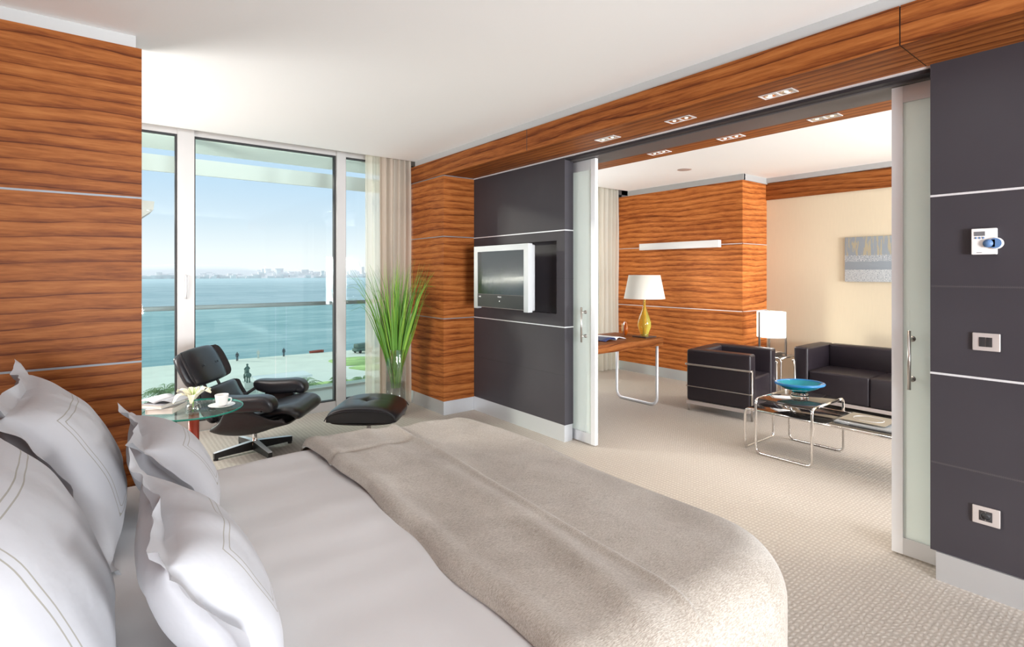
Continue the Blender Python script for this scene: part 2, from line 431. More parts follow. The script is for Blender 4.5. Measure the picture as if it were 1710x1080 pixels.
def curve_at(pts, t):
    """Catmull-Rom through 2-D points, t in 0..1 -> point, normal"""
    n = len(pts)-1; f = max(0, min(.99999, t))*n; i = int(f); u = f-i
    g = lambda k: pts[max(0, min(n, k))]
    p0, p1, p2, p3 = g(i-1), g(i), g(i+1), g(i+2)
    def q(a): return .5*((2*p1[a]) + (-p0[a]+p2[a])*u + (2*p0[a]-5*p1[a]+4*p2[a]-p3[a])*u*u + (-p0[a]+3*p1[a]-3*p2[a]+p3[a])*u**3)
    def dq(a): return .5*((-p0[a]+p2[a]) + 2*(2*p0[a]-5*p1[a]+4*p2[a]-p3[a])*u + 3*(-p0[a]+3*p1[a]-3*p2[a]+p3[a])*u*u)
    x, z = q(0), q(1); dx, dz = dq(0), dq(1); l = math.hypot(dx, dz) or 1
    return x, z, -dz/l, dx/l
def pad(curve, W, tf, tb, nexp=5, curl=0.0, tufts=(), nu=30, nv=34, y0=0.0, creases=0, pexp=6):
    """cushion along a curve in the XZ plane, width W in Y; tf = bulge on the +normal side, tb on the other; curl lifts the side edges along the normal"""
    bm = bmesh.new()
    cs = lambda k, n: -math.cos(PI*k/n)
    us = [cs(k, nu) for k in range(nu+1)]; vs = [cs(k, nv) for k in range(nv+1)]
    G = {}
    for side in (1, -1):
        for i, u in enumerate(us):
            for j, v in enumerate(vs):
                edge = i in (0, nu) or j in (0, nv)
                if side < 0 and edge: G[(side, i, j)] = G[(1, i, j)]; continue
                # squircle mapping keeps the corners round
                s = (1-abs(u)**nexp*abs(v)**nexp*.16)
                uu, vv = u*s, v*s
                x, z, nx, nz = curve_at(curve, (uu+1)/2)
                e = (max(0, 1-abs(u)**pexp)*max(0, 1-abs(v)**pexp))**.5
                off = (tf if side > 0 else -tb)*e
                if side > 0:
                    for (tu, tv, dep, rr) in tufts:
                        d2 = ((u-tu)**2 + ((v-tv))**2)/(rr*rr); off -= dep*math.exp(-d2) * 1.0
                    if creases: off += creases*e*math.sin(u*17 + 2.0*math.sin(v*5))*math.exp(-((abs(v)-.45)/.3)**2)
                off += curl*abs(v)**3
                G[(side, i, j)] = bm.verts.new((x + nx*off, y0 + vv*W/2, z + nz*off))
    for side in (1, -1):
        for i in range(nu):
            for j in range(nv):
                q = [G[(side, i, j)], G[(side, i+1, j)], G[(side, i+1, j+1)], G[(side, i, j+1)]]
                if side > 0: q.reverse()
                try: bm.faces.new(q)
                except ValueError: pass
    bmesh.ops.recalc_face_normals(bm, faces=bm.faces)
    return bm
def shell(curve, W, off, t, curl, nu=26, nv=32, nexp=6, pw=2.6):
    """bent plywood shell under/behind a pad; curl(u)->edge lift"""
    bm = bmesh.new()
    def fn(a, b):
        u, v = a*2-1, b*2-1
        s = (1-abs(u)**nexp*abs(v)**nexp*.14)
        x, z, nx, nz = curve_at(curve, (u*s+1)/2)
        o = -off + curl(u)*abs(v)**pw; v = math.sin(v*PI/2)**1 if pw > 3 else v
        return (x+nx*o, v*s*W/2, z+nz*o)
    grid(bm, fn, nu, nv); return thick(bm, t)

# ------------------------------------------------------------------ object helpers
def finish(bm, name, material, parent=None, loc=None, rot=None, sharp=35, smooth=True):
    if smooth:
        lim = math.radians(sharp)
        for f in bm.faces: f.smooth = True
        for e in bm.edges:
            if len(e.link_faces) == 2 and e.calc_face_angle(0) > lim: e.smooth = False
    me = bpy.data.meshes.new(name); bm.to_mesh(me); bm.free()
    if isinstance(material, (list, tuple)):
        for q in material: me.materials.append(q)
    else: me.materials.append(material)
    o = bpy.data.objects.new(name, me); COL.objects.link(o)
    if parent is not None: o.parent = parent
    if loc is not None: o.location = loc
    if rot is not None: o.rotation_euler = rot
    return o
def tag(o, label=None, cat=None, group=None, kind=None):
    if label: o['label'] = label
    if cat: o['category'] = cat
    if group: o['group'] = group
    if kind: o['kind'] = kind
    return o
def thing(name, label, cat, loc=(0, 0, 0), rz=0, group=None):
    o = bpy.data.objects.new(name, None); COL.objects.link(o); o.location = loc; o.rotation_euler = (0, 0, rz)
    o.empty_display_size = .1
    return tag(o, label, cat, group)
def struct(name, bm, m, parent=None, label=None, cat=None, **k):
    o = finish(bm, name, m, parent, **k)
    if parent is None: tag(o, label, cat, kind='structure')
    return o
def dup(root, loc, rz=None, label=None):
    r = root.copy(); COL.objects.link(r); r.location = loc
    if rz is not None: r.rotation_euler = (0, 0, rz)
    if label: r['label'] = label
    for ch in list(root.children):
        c = ch.copy(); COL.objects.link(c); c.parent = r
        for g in list(ch.children):
            d = g.copy(); COL.objects.link(d); d.parent = c
    return r
def flat_text(s, size, m, parent, M4, name='lettering', ext=.0006):
    cu = bpy.data.curves.new('t', 'FONT'); cu.body = s; cu.size = size; cu.extrude = ext; cu.align_x = 'CENTER'
    o = bpy.data.objects.new('t', cu); COL.objects.link(o)
    me = bpy.data.meshes.new_from_object(o); bpy.data.objects.remove(o)
    me.transform(M4); me.materials.clear(); me.materials.append(m)
    q = bpy.data.objects.new(name, me); COL.objects.link(q); q.parent = parent; return q

# ================================================================== STRUCTURE
XW = 3.27            # face of the dark partition
ZC = 2.78            # bedroom ceiling
YW = 5.79            # window plane
struct('floor', B(-2, 7.3, -4.5, 5.78, -.06, 0), M['carpet'], label='beige looped carpet across both rooms', cat='floor')
# ceilings
struct('ceiling', B(-2, 3.3, -2.2, 5.50, ZC, ZC+.1), M['ceiling'], label='white plaster ceiling over the bed', cat='ceiling')
struct('ceiling_lounge', B(3.96, 7.3, -2.2, 5.30, 2.75, 2.86), M['ceiling'], label='white ceiling of the sitting room beyond the doors', cat='ceiling')
bm = B(-2, 3.96, 5.50, 5.95, 2.88, 2.98); box(bm, -2, 3.96, 5.497, 5.51, 2.78, 2.9)
struct('ceiling_pocket', bm, M['ceiling'], label='curtain pocket above the bedroom window', cat='ceiling')
bm = B(3.96, 7.3, 5.30, 5.95, 2.88, 2.98)
struct('ceiling_pocket_lounge', bm, M['ceiling'], label='curtain pocket above the sitting room window', cat='ceiling')
# headboard-side wood wall (faces the camera), with metal inlays
struct('wall_left', B(-2, .2, 3.5, 3.75, 0, 2.711), M['wood'], label='striped wood wall at the left of the window', cat='wall')
bm = B(-2, .2, 3.497, 3.52, 1.899, 1.909); box(bm, -2, .2, 3.497, 3.52, 1.017, 1.027)
struct('trim_1', bm, M['inlay'], label='thin metal inlays across the left wood wall', cat='trim')
struct('trim_2', B(-2, .175, 3.52, 3.74, 2.711, 2.78), M['strip'], label='grey cornice over the left wood wall', cat='trim')
struct('wall_headboard', B(-.62, -.5, -2.2, 3.5, 0, ZC), M['wood'], label='wood wall behind the bed head', cat='wall')
# wood pier beside the curtain
struct('wall_pier', B(2.885, XW+.05, 4.84, 5.78, .145, 2.53), M['wood_pier'], label='striped wood pier between curtain and television wall', cat='wall')
bm = bmesh.new()
for z in (1.880, 1.012, 2.522):
    box(bm, 2.882, 2.886, 4.838, 5.6, z, z+.009); box(bm, 2.882, XW, 4.837, 4.842, z, z+.009)
struct('trim_3', bm, M['inlay'], label='thin metal inlays around the wood pier', cat='trim')
bm = B(2.888, XW+.05, 4.843, 5.75, 0, .145)
struct('baseboard_pier', bm, M['alu'], label='aluminium skirting under the wood pier', cat='baseboard')
# central partition: dark leather panels with television niche
NY0, NY1, NZ0, NZ1 = 3.515, 4.62, 1.13, 1.79
bm = B(XW, XW+.105, 3.41, 4.84, .15, NZ0); box(bm, XW, XW+.105, 3.41, 4.84, NZ1, 2.53)
box(bm, XW, XW+.105, 3.41, NY0, NZ0, NZ1); box(bm, XW, XW+.105, NY1, 4.84, NZ0, NZ1); box(bm, XW+.07, XW+.105, NY0, NY1, NZ0, NZ1)
struct('wall_center', bm, M['panel'], label='dark leather-clad wall behind the television', cat='wall')
struct('baseboard_center', B(XW+.002, XW+.10, 3.415, 4.84, 0, .15), M['alu'], label='aluminium skirting under the television wall', cat='baseboard')
bm = B(XW-.003, XW+.108, 3.407, 4.84, 1.013, 1.022); box(bm, XW-.003, XW+.108, 3.407, 4.84, 1.875, 1.884)
struct('trim_4', bm, M['alu_white'], label='thin metal inlays across the television wall', cat='trim')
bm = B(XW-.0015, XW+.001, 3.41, 4.84, .588, .591); box(bm, XW-.0015, XW+.1065, 3.4085, NY0, 1.447, 1.4495); box(bm, XW+.0685, XW+.0705, NY0, NY1, 1.447, 1.4495)
struct('trim_5', bm, M['gasket'], label='stitched seams on the television wall', cat='trim')
struct('wall_center_rear', B(3.46, 3.70, 3.41, 5.9, 0, 2.52), M['panel'], label='rear leaf of the partition on the sitting room side', cat='wall')
# right-hand wall
XR = 3.25
struct('wall_right', B(XR, XR+.09, -2.2, .79, .137, 2.53), M['panel'], label='dark leather-clad wall with the thermostat', cat='wall')
struct('baseboard_right', B(XR-.012, XR+.085, -2.2, .765, 0, .137), M['alu'], label='aluminium skirting under the right dark wall', cat='baseboard')
bm = B(XR-.003, XR+.01, -2.2, .79, 1.003, 1.013); box(bm, XR-.003, XR+.01, -2.2, .79, 1.873, 1.883)
struct('trim_6', bm, M['alu_white'], label='thin metal inlays across the right dark wall', cat='trim')
bm = bmesh.new()
for z in (1.4335, .569): box(bm, XR-.001, XR+.002, -2.2, .79, z, z+.0025)
for zz in (1.4385, 1.430, .574, .5655):
    y = .785
    while y > -.2:
        box(bm, XR-.0012, XR+.001, y-.004, y, zz, zz+.0012); y -= .0075
struct('trim_7', bm, M['grey_header'], label='stitched seams on the right dark wall', cat='trim')
struct('wall_right_rear', B(3.46, 3.70, -2.2, .79, 0, 2.52), M['panel'], label='rear leaf of the right wall on the sitting room side', cat='wall')
# beam: fascia + soffit + door header
bm = B(2.868, XW+.005, .812, 5.6, 2.53, 2.71); box(bm, 2.868, XR+.09, -2.2, .806, 2.53, 2.71)
struct('trim_8', bm, M['wood_beam'], label='striped wood beam running above the sliding doors', cat='trim')
bm = B(2.874, 3.3, .8055, .8125, 2.533, 2.708); box(bm, 2.8665, 2.869, 3.448, 3.452, 2.53, 2.71)
struct('trim_9', bm, M['gasket'], label='dark joints between the beam panels', cat='trim')
struct('trim_10', B(2.90, 3.3, -2.2, 5.5, 2.71, 2.779), M['strip'], label='grey cornice above the wood beam', cat='trim')
struct('trim_11', B(XW-.006, XW+.006, -2.2, 4.84, 2.519, 2.531), M['alu_white'], label='silver edging at the inner edge of the beam', cat='trim')
bm = B(XW+.006, 3.335, -2.2, 4.84, 2.5, 2.56); box(bm, 3.335, 3.44, -2.2, 4.84, 2.515, 2.6); box(bm, 3.44, 3.53, -2.2, 5.9, 2.56, 2.62)
struct('trim_12', bm, M['black_header'], label='black recessed track housing over the doors', cat='trim')
bm = B(3.34, 3.43, -2.2, 4.84, 2.492, 2.514); box(bm, 3.53, 3.70, -2.2, 5.9, 2.522, 2.6)
struct('trim_13', bm, M['grey_header'], label='dark grey metal rails of the door track', cat='trim')
struct('trim_14', B(3.70, 3.96, -2.2, 5.9, 2.53, 2.85), M['wood_beam'], label='striped wood beam on the sitting room side', cat='trim')
# sitting room walls
struct('wall_lounge_pier', B(6.43, 7.3, 3.479, 5.9, .14, 2.675), M['wood_lit'], label='striped wood wall behind the desk', cat='wall')
bm = B(6.427, 6.44, 3.476, 5.5, 1.868, 1.876); box(bm, 6.427, 7.05, 3.476, 3.48, 1.868, 1.876)
box(bm, 6.427, 6.44, 3.476, 5.5, 1.006, 1.015); box(bm, 6.427, 7.05, 3.476, 3.48, 1.006, 1.015)
struct('trim_15', bm, M['alu_white'], label='thin metal inlays around the wood wall behind the desk', cat='trim')
struct('baseboard_lounge', B(6.432, 7.1, 3.481, 5.9, 0, .14), M['alu'], label='aluminium skirting behind the desk', cat='baseboard')
struct('wall_back', B(7.05, 7.3, -2.2, 3.479, 0, 2.75), M['beige'], label='beige wall behind the sofa', cat='wall')
struct('trim_16', B(7.03, 7.06, -2.2, 3.479, 2.465, 2.685), M['wood_beam'], label='wood band along the top of the beige wall', cat='trim')
bm = B(7.0, 7.05, -2.2, 3.479, 2.69, 2.75); box(bm, 6.43, 7.05, 3.46, 3.5, 2.675, 2.75); box(bm, 6.42, 6.46, 3.46, 5.3, 2.675, 2.75)
struct('trim_17', bm, M['strip'], label='grey cornice of the sitting room', cat='trim')
struct('wall_bay', B(-2.1, -2.0, 3.5, 5.95, 0, 2.9), M['wall_white'], label='white side wall of the window bay', cat='wall')

# ------------------------------------------------------------------ windows
def window(name, label, x0, x1, mulls, glasses, handle=None, header=2.85):
    w = thing(name, label, 'window'); w['kind'] = 'structure'
    bm = bmesh.new()
    zt, zb = 2.775, .105
    box(bm, x0, x1, YW, YW+.10, zt+.012, 2.9); box(bm, x0, x1, YW, YW+.12, 0, zb-.012)
    for a, b, pr in mulls: box(bm, a, b, YW-pr, YW+.10, 0, 2.9)
    finish(bm, 'window_frame', M['alu_frame'], w)
    for a, b in glasses:
        g = bmesh.new()
        t = .012
        box(g, a-t, a, YW+.004, YW+.06, zb-t, zt+t); box(g, b, b+t, YW+.004, YW+.06, zb-t, zt+t)
        box(g, a, b, YW+.004, YW+.06, zt, zt+t); box(g, a, b, YW+.004, YW+.06, zb-t, zb)
        finish(g, 'window_gasket', M['gasket'], w)
        finish(B(a, b, YW+.02, YW+.028, zb, zt), 'window_pane', M['pane'], w)
    if handle:
        h = B(handle-.014, handle+.014, YW-.02, YW-.001, 1.40, 1.50, bev=.004)
        tube(h, [(handle, YW-.015, 1.47), (handle, YW-.055, 1.475), (handle, YW-.06, 1.45), (handle, YW-.05, 1.30), (handle, YW-.04, 1.26)], .009, 8)
        finish(h, 'window_handle', M['alu_white'], w)
    return w
window('window_1', 'floor-to-ceiling aluminium window facing the sea', -2, 3.27,
       [(.60, .735, .03), (2.085, 2.185, .03), (3.1, 3.27, 0)],
       [(-.9, .585), (.748, 2.068), (2.20, 3.1)], handle=.665)
window('window_2', 'tall sitting room window behind the pale curtains', 3.70, 7.0,
       [(3.70, 3.85, 0), (5.3, 5.42, .03), (6.85, 7.0, 0)], [(3.86, 5.29), (5.43, 6.84)])

# ------------------------------------------------------------------ sliding doors
def slider(name, label, y_edge, y_far, x, hy, hside):
    d = thing(name, label, 'door'); d['kind'] = 'structure'
    t = .035; lo, hi = min(y_edge, y_far), max(y_edge, y_far)
    s = 1 if y_far > y_edge else -1
    st = .05
    bm = B(x, x+t, min(y_edge, y_edge+s*st), max(y_edge, y_edge+s*st), .012, 2.488)
    finish(bm, 'door_stile', M['alu_white'], d)
    bm = B(x+.001, x+t-.001, lo+(st if s > 0 else 0), hi-(st if s < 0 else 0), .012, .10)
    finish(bm, 'bottom_rail', M['alu'], d)
    bm = B(x+.001, x+t-.001, lo+(st if s > 0 else 0), hi-(st if s < 0 else 0), 2.40, 2.488)
    finish(bm, 'top_rail', M['alu'], d)
    finish(B(x+.011, x+.022, lo+(st if s > 0 else 0), hi-(st if s < 0 else 0), .10, 2.40), 'glass_panel', M['frosted'], d)
    h = T([(x-.045, hy, .895), (x-.045, hy, 1.20)], .0085, 12)
    for z in (.945, 1.155): tube(h, [(x-.045, hy, z), (x+.012, hy, z)], .0085, 12); tube(h, [(x+.004, hy, z), (x+.0105, hy, z)], .015, 14)
    finish(h, 'door_handle', M['steel'], d)
    return d
slider('door_1', 'frosted glass sliding door half behind the television wall', 3.155, 4.7, 3.386, 3.275, 1)
slider('door_2', 'frosted glass sliding door beside the thermostat wall', .985, -.5, 3.362, .895, -1)

# ------------------------------------------------------------------ exterior
struct('balcony_floor', B(-3, 8, 5.91, 7.35, -.25, -.06), M['balcony'], label='balcony slab outside the windows', cat='balcony')
struct('balcony_kerb', B(-3, 8, 7.14, 7.35, -.06, -.03), M['balcony'], label='low kerb under the balcony glass', cat='balcony')
struct('balcony_soffit', B(-3, 8, 5.9, 6.55, 2.775, 2.95), M['soffit'], label='pale green slab edge above the windows', cat='balcony')
t = thing('sunshade_beam', 'grey horizontal sunshade beam outside above the window', 'beam', (0, 0, 0))
finish(B(-3, 8, 7.0, 7.03, 2.618, 2.80), 'fascia_board', M['fascia'], t)
finish(B(-3, 8, 7.03, 7.5, 2.77, 2.80), 'top_board', M['fascia'], t)
t = thing('balcony_railing', 'glass balcony balustrade with grey handrail', 'railing', (0, 7.2, 0))
finish(B(-3, 8, -.03, .03, 1.068, 1.118, bev=.006), 'handrail', M['rail'], t)
for k, (a, b) in enumerate([(-3, -1.2), (-1.19, .2), (.21, 1.81), (1.82, 1.94), (1.95, 3.55), (3.56, 5.2), (5.21, 8)]):
    finish(B(a, b, -.006, .006, -.03, 1.068), 'glass_panel', M['bal_glass'], t)
t = thing('canopy_wing', 'angular pale metal canopy end outside left of the window', 'canopy', (0, 6.8, 0))
bm = bmesh.new(); 
a = [(-.8, 2.30), (.50, 2.26), (.49, 2.17), (.36, 2.06), (-.8, 2.02)]
vv = [[bm.verts.new((x, y, z)) for x, z in a] for y in (0, .5)]
bm.faces.new(vv[0]); bm.faces.new(vv[1][::-1])
for i in range(5): bm.faces.new((vv[0][i], vv[1][i], vv[1][(i+1) % 5], vv[0][(i+1) % 5]))
finish(bm, 'canopy_body', M['facade'], t, smooth=False)
finish(LA([(0, 0), (.018, 0), (.018, .012), (0, .012)], 12, (.445, -.01, 2.155)), 'canopy_lamp', M['lamp_white'], t)
# ground, sea, far shore
ZG = -16
bm = bmesh.new(); prism(bm, [(-250, 121.5), (-250, 40), (250, 40), (250, 112), (49.2, 117.0), (20, 119.4)], ZG-1, ZG)
struct('quay_ground', bm, M['quay'], label='pale paved promenade beside the sea', cat='promenade')
bm = bmesh.new(); prism(bm, [(-3500, 60), (4500, 60), (4500, 2500), (-3500, 2500)], ZG-2.6, ZG-1.4)
struct('sea_surface', bm, M['sea'], label='calm turquoise sea behind the promenade', cat='sea')
def lawn(label, cx, cy, rx, ry, rot):
    bm = bmesh.new()
    prism(bm, [(rx*math.cos(a)*(1+.15*math.sin(3*a)), ry*math.sin(a)) for a in [2*PI*k/28 for k in range(28)]], 0, .06)
    tag(finish(bm, 'lawn', M['lawn'], None, (cx, cy, ZG), (0, 0, rot)), label, 'lawn', 'lawns on the promenade')
lawn('oval green lawn at the far right of the promenade', 41, 102, 5.2, 5.5, -.4)
lawn('green lawn patch in front of the far oval lawn', 41.5, 93, 5, 3.4, -.3)
lawn('green lawn strip beside the window mullion', 30, 84, 4.5, 1.6, -.2)
t = thing('equestrian_statue', 'dark bronze rider statue on the pale promenade', 'statue', (17.6, 85.3, ZG), 0)
bm = B(-.9, .9, -1.4, 1.4, 0, .7); box(bm, -.6, .6, -1.1, 1.1, .7, 1.5, bev=.05)
finish(bm, 'pedestal', M['stone'], t)
bm = bmesh.new()
tube(bm, [(0, -.9, 2.6), (0, -.3, 2.55), (0, .4, 2.6), (0, .8, 2.75), (0, 1.1, 3.3)], .3, 12, rfun=lambda s: .38-.2*s**2)
tube(bm, [(0, 1.05, 3.25), (0, 1.45, 3.1)], .14, 8)
for x, y in ((-.18, -.75), (.18, -.65), (-.18, .6), (.18, .75)): tube(bm, [(x, y, 2.5), (x, y+.12, 2.0), (x, y, 1.5)], .1, 8)
tube(bm, [(0, -1.1, 2.7), (0, -1.3, 2.1)], .08, 8)
finish(bm, 'horse', M['bronze'], t)
bm = T([(0, 0, 2.8), (0, 0, 3.2), (0, .02, 3.75), (0, .02, 3.85)], .2, 12, rfun=lambda s: .26-.16*s**3)
lathe(bm, [(0, 0), (.13, .05), (.16, .17), (.12, .3), (0, .34)], 12, (0, .03, 3.85))
for s in (-1, 1):
    tube(bm, [(s*.2, 0, 3.65), (s*.36, .2, 3.4), (s*.2, .5, 3.3)], .07, 8); tube(bm, [(s*.15, 0, 2.9), (s*.36, .25, 2.6), (s*.38, .2, 2.05)], .1, 8)
finish(bm, 'rider', M['bronze'], t)
def palm(label, x, y, ztop, R, seed):
    rnd = random.Random(seed)
    t = thing('palm_tree', label, 'palm', (x, y, ZG), rnd.random()*6, 'palms below the balcony')
    H = ztop-ZG
    finish(T([(0, 0, 0), (.1, 0, H*.5), (0, 0, H)], .25, 8, rfun=lambda s: .3-.1*s), 'trunk', M['trunk'], t)
    bm = bmesh.new()
    for k in range(34):
        az = k*2.4; el = rnd.uniform(.05, 1.25); n = 9
        for i in range(n):
            s = (i+.5)/n
            r = R*s*math.cos(el*(1-.3*s)); z = R*s*math.sin(el) - R*.75*s*s
            c = Vector((math.cos(az)*r, math.sin(az)*r, H+z))
            d = Vector((-math.sin(az), math.cos(az), 0)); f = Vector((math.cos(az), math.sin(az), 0))
            ll = R*.26*math.sin(PI*min(1, s*.85+.12))
            for sg in (-1, 1):
                p = c + d*sg*ll + f*ll*.6 - Vector((0, 0, ll*.5))
                a = bm.verts.new(c - f*.06); b = bm.verts.new(c + f*.06); q = bm.verts.new(p)
                bm.faces.new((a, b, q))
            if i:
                w = .035
                q = [bm.verts.new(pc + d*w), bm.verts.new(pc - d*w), bm.verts.new(c - d*w), bm.verts.new(c + d*w)]; bm.faces.new(q)
            pc = c
    finish(bm, 'crown', M['palm'], t, smooth=False)
palm('palm tree crown seen to the right of the lounge chair', 15.6, 51.2, -9.1, 2.2, 1)
palm('palm tree crown just left of the lounge chair back', 5.2, 59.3, -9.7, 2.3, 2)
palm('palm tree crown beside the left wood wall', 1.0, 57.6, -10.0, 2.4, 3)
palm('palm tree crown in the narrow window pane beside the curtain', 19.9, 48.2, -8.7, 1.5, 4)
palm('small palm crown beside the right window mullion', 18.4, 50.5, -8.8, 1.1, 5)
t = thing('kiosk', 'white flat-roofed kiosk on the promenade right of the statue', 'kiosk', (21.5, 82, ZG))
finish(B(-3, 3.2, -1.6, 1.6, 0, 2.2), 'kiosk_wall', M['stone'], t); finish(B(-3.6, 3.8, -2, 2, 2.2, 2.5), 'kiosk_roof', M['lamp_white'], t)
def person_far(label, x, y, m):
    t = thing('person', label, 'person', (x, y, ZG), 0, 'tiny strollers on the promenade')
    bm = bmesh.new()
    for s in (-1, 1): tube(bm, [(s*.1, 0, .85), (s*.12, s*.12, 0)], .08, 6); tube(bm, [(s*.22, 0, 1.45), (s*.3, 0, .85)], .05, 6)
    tube(bm, [(0, 0, .8), (0, 0, 1.2), (0, 0, 1.5)], .18, 8); lathe(bm, [(0, 0), (.1, .06), (.11, .16), (0, .27)], 8, (0, 0, 1.52))
    finish(bm, 'body', m, t)
person_far('tiny pale-clothed person at the sea edge', 26.4, 118, M['stone'])
person_far('tiny dark-clothed person at the sea edge', 31.2, 117.3, M['cloth'])
person_far('tiny dark-clothed person left of the two at the sea edge', 22.3, 117, M['cloth'])
t = thing('parked_van', 'dark van parked on the far promenade', 'van', (46.5, 112.5, ZG), .3)
bm = B(-2.2, 2.2, -.9, .9, .4, 1.1, bev=.1); box(bm, -1.9, 1.2, -.85, .85, 1.1, 2.0, bev=.15)
finish(bm, 'van_body', M['bronze'], t)
for x in (-1.4, 1.4):
    for s in (-1, 1):
        finish(T([(x, s*.75, .35), (x, s*.95, .35)], .35, 12), 'wheel', M['gasket'], t)
t = thing('rowing_boat', 'small red-brown boat moored at the sea edge', 'boat', (38.5, 118.8, ZG-.9), .2)
bm = bmesh.new(); grid(bm, lambda u, v: ((u-.5)*3.2, (v-.5)*1.1*math.sin(PI*min(.97, max(.1, u)))**.5, .8*abs(v-.5)*2 + .5), 12, 6); thick(bm, .08)
finish(bm, 'hull', M['red_metal'], t)
# far shore
rnd = random.Random(11)
bm = bmesh.new()
N_ = 90
pts = [(-2600+5600*k/N_, 12+9*math.sin(k*.31)+7*math.sin(k*.13+1)+rnd.random()*3) for k in range(N_+1)]
va = [bm.verts.new((x, 2060, ZG-2)) for x, h in pts]; vb = [bm.verts.new((x, 2150, ZG+h)) for x, h in pts]; vc = [bm.verts.new((x, 2450, ZG+h*1.9)) for x, h in pts]; vd = [bm.verts.new((x, 2500, ZG-2)) for x, h in pts]
for r0, r1 in ((va, vb), (vb, vc), (vc, vd)):
    for k in range(N_): bm.faces.new((r0[k], r0[k+1], r1[k+1], r1[k]))
struct('far_hills', bm, M['hill'], label='hazy pale hills on the far shore', cat='hills')
bm = bmesh.new()
for k in range(900):
    x = rnd.uniform(-900, 2600); y = rnd.uniform(2025, 2200); w = rnd.uniform(5, 16); h = rnd.uniform(3, 11) + (14 if rnd.random() < .05 else 0)
    zb = ZG-1.5 + max(0, (y-2060)/90)*11
    box(bm, x-w, x+w, y, y+12, zb, zb+h+3)
tag(finish(bm, 'far_city', M['city'], smooth=False), 'hazy city buildings along the far shore', 'city', kind='stuff')

# ================================================================== BED
BX0, BX1, BY0, BY1, BZ = -.48, 1.83, .75, 2.83, .62
def cloth_fn(R, lift, rc, hem):
    """maps an unfolded sheet point to the draped bed surface"""
    ix0, ix1, iy0, iy1 = BX0-.5, BX1-R, BY0+R, BY1-R
    def fn(px, py, dz=0.0):
        # closest point on the inset rectangle with rounded foot corners
        cx_ = ix1-rc; cyl, cyh = iy0+rc, iy1-rc
        if px > cx_ and py < cyl: c = Vector((cx_, cyl)); v = Vector((px, py))-c; d = v.length; n = v/d if d > 1e-9 else Vector((1, 0)); e = d-rc; q = c+n*rc
        elif px > cx_ and py > cyh: c = Vector((cx_, cyh)); v = Vector((px, py))-c; d = v.length; n = v/d if d > 1e-9 else Vector((1, 0)); e = d-rc; q = c+n*rc
        else:
            ex, eyl, eyh = px-ix1, iy0-py, py-iy1
            e = max(ex, eyl, eyh)
            if e == ex: n = Vector((1, 0)); q = Vector((ix1, py))
            elif e == eyl: n = Vector((0, -1)); q = Vector((px, iy0))
            else: n = Vector((0, 1)); q = Vector((px, iy1))
        if e <= 0: return Vector((px, py, BZ+lift+dz))
        e = min(e, hem)
        RR = R+lift
        a = min(e/RR, PI/2)
        h = RR*math.sin(a)+dz*math.sin(a); z = BZ-R + RR*math.cos(a) + dz*math.cos(a)
        if e > RR*PI/2: z -= (e-RR*PI/2)
        p = q+n*h
        return Vector((p.x, p.y, z))
    return fn
bed = thing('bed', 'large double bed with white mattress and dark base', 'bed', (0, 0, 0))
finish(rbox(bmesh.new(), BX0, BX1-.13, BY0+.13, BY1-.13, .30, .585, .07, .005), 'mattress', M['duvet'], bed)
finish(B(BX0, BX1-.17, BY0+.17, BY1-.17, .06, .30, bev=.01), 'bed_base', M['leather_sofa'], bed)
for x in (BX0+.15, BX1-.3):
    for y in (BY0+.25, BY1-.25): finish(LA([(0, 0), (.03, 0), (.035, .06), (0, .06)], 16, (x, y, 0)), 'bed_foot', M['alu'], bed)
finish(B(-.495, -.485+.0, BY0-.1, BY1+.1, .06, 1.1, bev=.002), 'headboard', M['leather_sofa'], bed)
R0 = .13
from mathutils import noise as mn
def nz(x, y, s, a): return a*mn.noise(Vector((x*s, y*s, 3.1)))
cf = cloth_fn(R0, 0.0, .15, .46)
bm = bmesh.new()
def duv(u, v):
    px = -.46 + u*(BX1-R0+.55+.46); py = (BY0-.42) + v*(BY1-BY0+.84)
    dz = nz(px, py, 1.3, .014) + nz(px+5, py*2.2, 2.6, .006)
    side = max(0, py-(BY1-.05), (BY0+.05)-py)
    if side > 0: dz += .018*math.sin(px*11+1.5*math.sin(px*3))*min(1, side*4)
    if px > .8: dz = min(dz, .012)*(1-min(1, (px-.8)*6)) - .008*min(1, (px-.8)*6)
    return cf(px, py, dz)
grid(bm, duv, 110, 120)
tag(finish(thick(bm, .012), 'duvet', M['duvet'], sharp=60), 'smooth white duvet covering the bed from the pillows down', 'duvet')
RL = .022
cr = cloth_fn(R0, RL, .15, .52)
bm = bmesh.new()
def run(u, v):
    py = (BY0-.46) + v*(BY1-BY0+.92)
    xa = .815 + .03*(py-.9)/1.9 + .012*math.sin(py*4.0) + .006*math.sin(py*13)
    px = xa + u*(BX1-R0+.60-xa)
    xf = 1.235 + .09*(py-1.0)/1.8 + .006*math.sin(py*7)             # folded-back edge
    dz = nz(px, py*.7, 1.6, .020) + nz(px*2.5+9, py*.9, 2.4, .010)
    d = px-xa
    dz += -.030*math.exp(-(d/.012)**2) + .012*math.exp(-((d-.05)/.04)**2)
    if px < xf: dz += .012
    dz += .011*math.exp(-((px-xf+.012)/.018)**2)
    dz += .012*math.exp(-((px-xf+.13+.05*math.sin(py*3))/.05)**2)
    dz -= .010*math.exp(-((py-2.42-.10*(px-.9))/.012)**2)*(1 if px < xf else 0)
    dz += .010*math.exp(-((px-BX1+.10+.03*math.sin(py*5))/.03)**2)*max(0, min(1, (py-1.5)*1.2))
    dz = max(dz, -.006) if d > .03 else dz
    return cr(px, py, dz)
grid(bm, run, 150, 150, us=[(k/150)**1.15 for k in range(151)])
